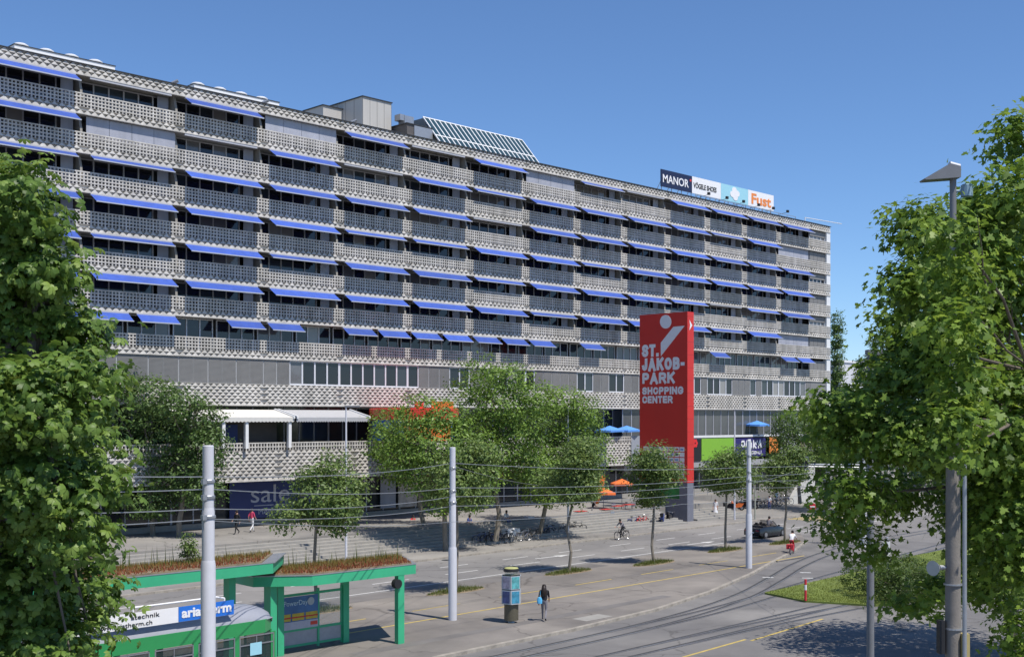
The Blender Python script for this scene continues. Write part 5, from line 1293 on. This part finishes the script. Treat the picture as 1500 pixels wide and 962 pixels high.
bicycle('bicycle with red bags being ridden past the lawn', q, R(20), 'cloth_red', None); c_ = person('cyclist in white shirt and red shorts seen from behind', q, R(20), cyc, 'cloth_white','cloth_red')
MB().box(-.75,-.4,.07,.25,.42,.75).build('pannier', M['cloth_red'], c_); MB().box(-.75,-.4,-.25,-.07,.42,.75).build('pannier', M['cloth_red'], c_)
rb = random.Random(8)
ordn = ['first','second','third','fourth','fifth','sixth','seventh','eighth','ninth','tenth','eleventh','twelfth','thirteenth','fourteenth','fifteenth','sixteenth','seventeenth','eighteenth','nineteenth','twentieth','twenty-first','twenty-second','twenty-third','twenty-fourth']
cl = ['blackp','greypost','chrome','cloth_blue','blackp','steel','dark']
for i,(px,py_) in enumerate(((706,797),(713,796),(720,796),(728,795),(737,794),(745,794),(754,793),(768,792),(780,791),(798,786),(806,785),(814,785),(828,782),(838,781),(846,780))):
    bicycle(ordn[i]+' bicycle from the left in the row parked before the plaza trees', gp(px,py_,.12), R(rb.uniform(-25,30)), 'chrome' if i == 7 else rb.choice(cl), 'bicycles parked before the plaza trees', R(rb.uniform(-7,7)))
for i,(px,py_) in enumerate(((927,771),(935,770),(943,770))):
    bicycle(['left','middle','right'][i]+' one of three red bicycles parked left of the pylon', gp(px,py_,.12), R(rb.uniform(-10,30)), 'cloth_red' if i else 'cloth_blue', 'bicycles parked left of the pylon', R(6))
def motorbike(label, loc, rz, color, group):
    t = empty('motor_scooter', loc, rz); tag(t, label, 'motorbike', group)
    for x in (-.6,.62):
        w = MB().torus((0,0,0),(0,1,0),.22,.065,18,8).build('wheel', M['black'], t, (x,0,.285)); MB().tube((0,-.05,0),(0,.05,0),.15,n=12).build('hub', M['steel'], w)
    MB().add([(-.85,-.14,.75),(-.85,.14,.75),(-.05,.17,.78),(-.05,-.17,.78),(-.6,-.16,.35),(-.6,.16,.35),(.1,.16,.3),(.1,-.16,.3)],[(0,1,2,3),(4,7,6,5),(0,3,7,4),(1,5,6,2),(0,4,5,1),(3,2,6,7)]).build('tail_body', M[color], t)
    MB().add([(.05,-.16,.3),(.05,.16,.3),(.42,.16,.3),(.42,-.16,.3),(.38,-.2,.95),(.38,.2,.95),(.5,.18,.93),(.5,-.18,.93)],[(0,1,5,4),(1,2,6,5),(2,3,7,6),(3,0,4,7),(4,5,6,7),(0,3,2,1)]).build('leg_shield', M[color], t)
    MB().box(-.8,-.1,-.13,.13,.76,.87).build('seat', M['black'], t); MB().path([(.38,-.33,1.05),(.42,0,1.0),(.38,.33,1.05)],.02,6).tube((.42,0,1.0),(.62,0,.28),.035,n=6).build('handlebar', M['chrome'], t)
    MB().tube((.5,0,.9),(.58,0,.88),.09,.08,10).build('headlight', M['signwhite'], t); MB().box(-1.05,-.78,-.16,.16,.85,1.12).build('top_case', M['blackp'], t)
motorbike('dark scooter with top case parked at the pylon foot', gp(982,766,.12), R(20), 'blackp', 'motorbikes at the pylon'); motorbike('blue scooter parked beside the pylon foot', gp(970,768,.12), R(35), 'cloth_blue', 'motorbikes at the pylon')
bicycle('bicycle parked beside the blue scooter at the pylon', gp(958,769,.12), R(25), 'steel', 'bicycles parked left of the pylon')
for i,(px,py_,c) in enumerate(((1066,749,'blackp'),(1078,747,'orange'),(1090,746,'blackp'),(1100,745,'greypost'))):
    motorbike(ordn[i]+' motorbike from the left in the park right of the plaza stairs', gp(px,py_,.12), R(100+rb.uniform(-20,20)), c, 'motorbikes right of the stairs')
for i in range(24):
    px = 1112+i*5.8; bicycle(ordn[i]+' bicycle from the left in the long row at the bicycle park', gp(px,743-i*.72+rb.uniform(-1,1),.12), R(rb.uniform(75,125)), rb.choice(cl), 'bicycles in the long bicycle park', R(rb.uniform(-8,8)))
# other people
q = gp(1048,757,.12); person('woman in a long white dress standing by the stairs', q, R(200), {}, 'cloth_white','cloth_white', skirt=True, hat='brown')
person('person in red shirt sitting on the plaza steps', gp(604,775,.6)+Vector((0,0,-.1)), R(-100), sit, 'cloth_red','cloth_grey')
person('man in white shirt sitting under the plaza trees', gp(740,768,1.0)+Vector((0,0,-.1)), R(-90), sit, 'cloth_white','cloth_blue')
person('pedestrian in pink shirt walking past the sale banner', gp(369,779,1.4), R(10), walk, 'cloth_pink','cloth_white')
person('pedestrian in dark clothes walking beside the pink shirt', gp(347,782,1.4), R(185), walk, 'cloth_black','cloth_black', sleeves=True)
person('child in pale top and purple trousers by the motorbikes', gp(1127,746,.12), R(190), {}, 'cloth_white','cloth_blue').scale = (.85,.85,.85)
person('man in white shirt standing at the bicycle park', gp(1141,742,.12)+Vector((.8,.8,0)), R(80), {}, 'cloth_white','cloth_grey')
person('guest sitting at a cafe table under the orange parasol', gp(868,750,.9)+Vector((0,0,-.05)), R(-60), sit, 'cloth_black','skin')
person('guest in dark clothes sitting left of the bicycles', gp(686,775,.8)+Vector((0,0,-.1)), R(-90), sit, 'cloth_blue','cloth_white')
# cafe tables and chairs
def table(label, loc, m):
    t = empty('cafe_table', loc); tag(t, label, 'table', 'cafe tables'); MB().box(-.6,.6,-.35,.35,.7,.74).build('table_top', M[m], t)
    for x in (-.5,.5): MB().tube((x,0,0),(x,0,.7),.03,n=6).build('leg', M['greypost'], t)
def chair(label, loc, rz):
    t = empty('cafe_chair', loc, rz); tag(t, label, 'chair', 'cafe chairs'); MB().box(-.22,.22,-.22,.22,.43,.46).build('seat', M['steel'], t); MB().box(-.22,-.19,-.21,.21,.46,.85).build('backrest', M['steel'], t)
    for x in (-.2,.2):
        for y in (-.2,.2): MB().tube((x,y,0),(x,y,.43),.014,n=5).build('leg', M['steel'], t)
tb = [(850,760,.75,'wood_t','red table at the left of the cafe terrace'),(868,764,.5,'greypost','grey table lowest on the cafe steps'),(888,757,.75,'wood_t','red table under the front orange parasol'),(905,752,.95,'wood_t','red table behind the front parasol'),(921,750,1.1,'wood_t','red table nearest the pylon wall')]
for px,py_,z,m,l in tb: table(l, gp(px,py_,z), m)
for i,(px,py_,z) in enumerate(((845,765,.6),(858,763,.6),(864,757,.8),(878,762,.6),(895,762,.6),(897,750,1.0),(915,748,1.1),(928,748,1.2))): chair(ordn[i]+' cafe chair from the left on the cafe terrace', gp(px,py_,z), R(rb.uniform(0,360)))
for i,(u,w) in enumerate(((88.2,1.6),)): pass
tag(MB().box(-.7,.7,-.35,.35,0,.9).build('planter_box', M['white'], None, gp(748,790,.12)), 'white service box beside the bicycles', 'box'); tag(MB().box(-.35,.35,-.35,.35,0,1.2).build('parking_meter_box', M['pole'], None, gp(774,777,.3)), 'tall pale box behind the silver bicycle', 'box')
# ================================================================== CONVERTIBLE
cp = gp(1121,786,.0); car = empty('convertible_car', (cp.x,cp.y,0), math.atan(.04)); tag(car, 'black convertible with open top driving on the road', 'car')
secs = []
for x,w,zb,zt in ((-2.15,.62,.42,.66),(-2.05,.76,.3,.82),(-1.5,.84,.2,.92),(-.9,.86,.18,.93),(.3,.86,.18,.93),(.75,.86,.18,.9),(1.4,.83,.2,.8),(1.95,.74,.26,.68),(2.15,.6,.36,.56)):
    secs.append([(x,-w,zb),(x,-w*1.0,(zb+zt)*.55),(x,-w*.9,zt),(x,0,zt+.03),(x,w*.9,zt),(x,w,(zb+zt)*.55),(x,w,zb)])
mb = MB(); loft(mb, secs); mb.build('body', M['blackp'], car, smooth=True)
MB().box(-.95,.55,-.68,.68,.86,.975).build('cockpit', mat('car_interior',(.06,.045,.035),.7,var=.1), car)
for x in (-.05,-.75):
    for y in (-.36,.36): MB().box(x-.1,x+.06,y-.24,y+.24,.9,1.1).box(x-.08,x,y-.12,y+.12,1.1,1.22).build('seat', mat('car_seat',(.05,.04,.035),.7,var=.1), car)
MB().add([(.75,-.7,.9),(.75,.7,.9),(.22,.6,1.33),(.22,-.6,1.33)],[(0,1,2,3)]).build('windscreen', bpy.data.materials['tram_glass'], car)
MB().path([(.75,-.7,.9),(.22,-.6,1.33),(.22,.6,1.33),(.75,.7,.9)],.025,6).build('windscreen_frame', M['blackp'], car)
MB().box(-1.45,-.98,-.66,.66,.9,1.02).build('folded_roof', M['cloth_black'], car)
for x in (-1.32,1.35):
    for s in (-1,1):
        w = MB().tube((x,s*.68,.31),(x,s*.87,.31),.31,.31,20).build('wheel', M['black'], car); MB().tube((x,s*.86,.31),(x,s*.885,.31),.2,.19,14).build('rim', M['chrome'], w)
for s in (-1,1):
    MB().obox((-2.12,s*.5,.66),.06,.26,.1).build('tail_light', M['cloth_red'], car); MB().obox((2.08,s*.5,.55),.08,.26,.1).build('headlight', M['signwhite'], car); MB().obox((.55,s*.95,.98),.1,.16,.11).build('mirror', M['blackp'], car)
MB().obox((-2.16,0,.52),.02,.45,.1).build('number_plate', M['signwhite'], car)
person('driver with dark hair in the black convertible', Vector((cp.x-.05,cp.y-.36,.42)), math.atan(.04), {k:(v[0]-.05,v[1],v[2]) for k,v in sit.items()}, 'cloth_grey','cloth_blue')
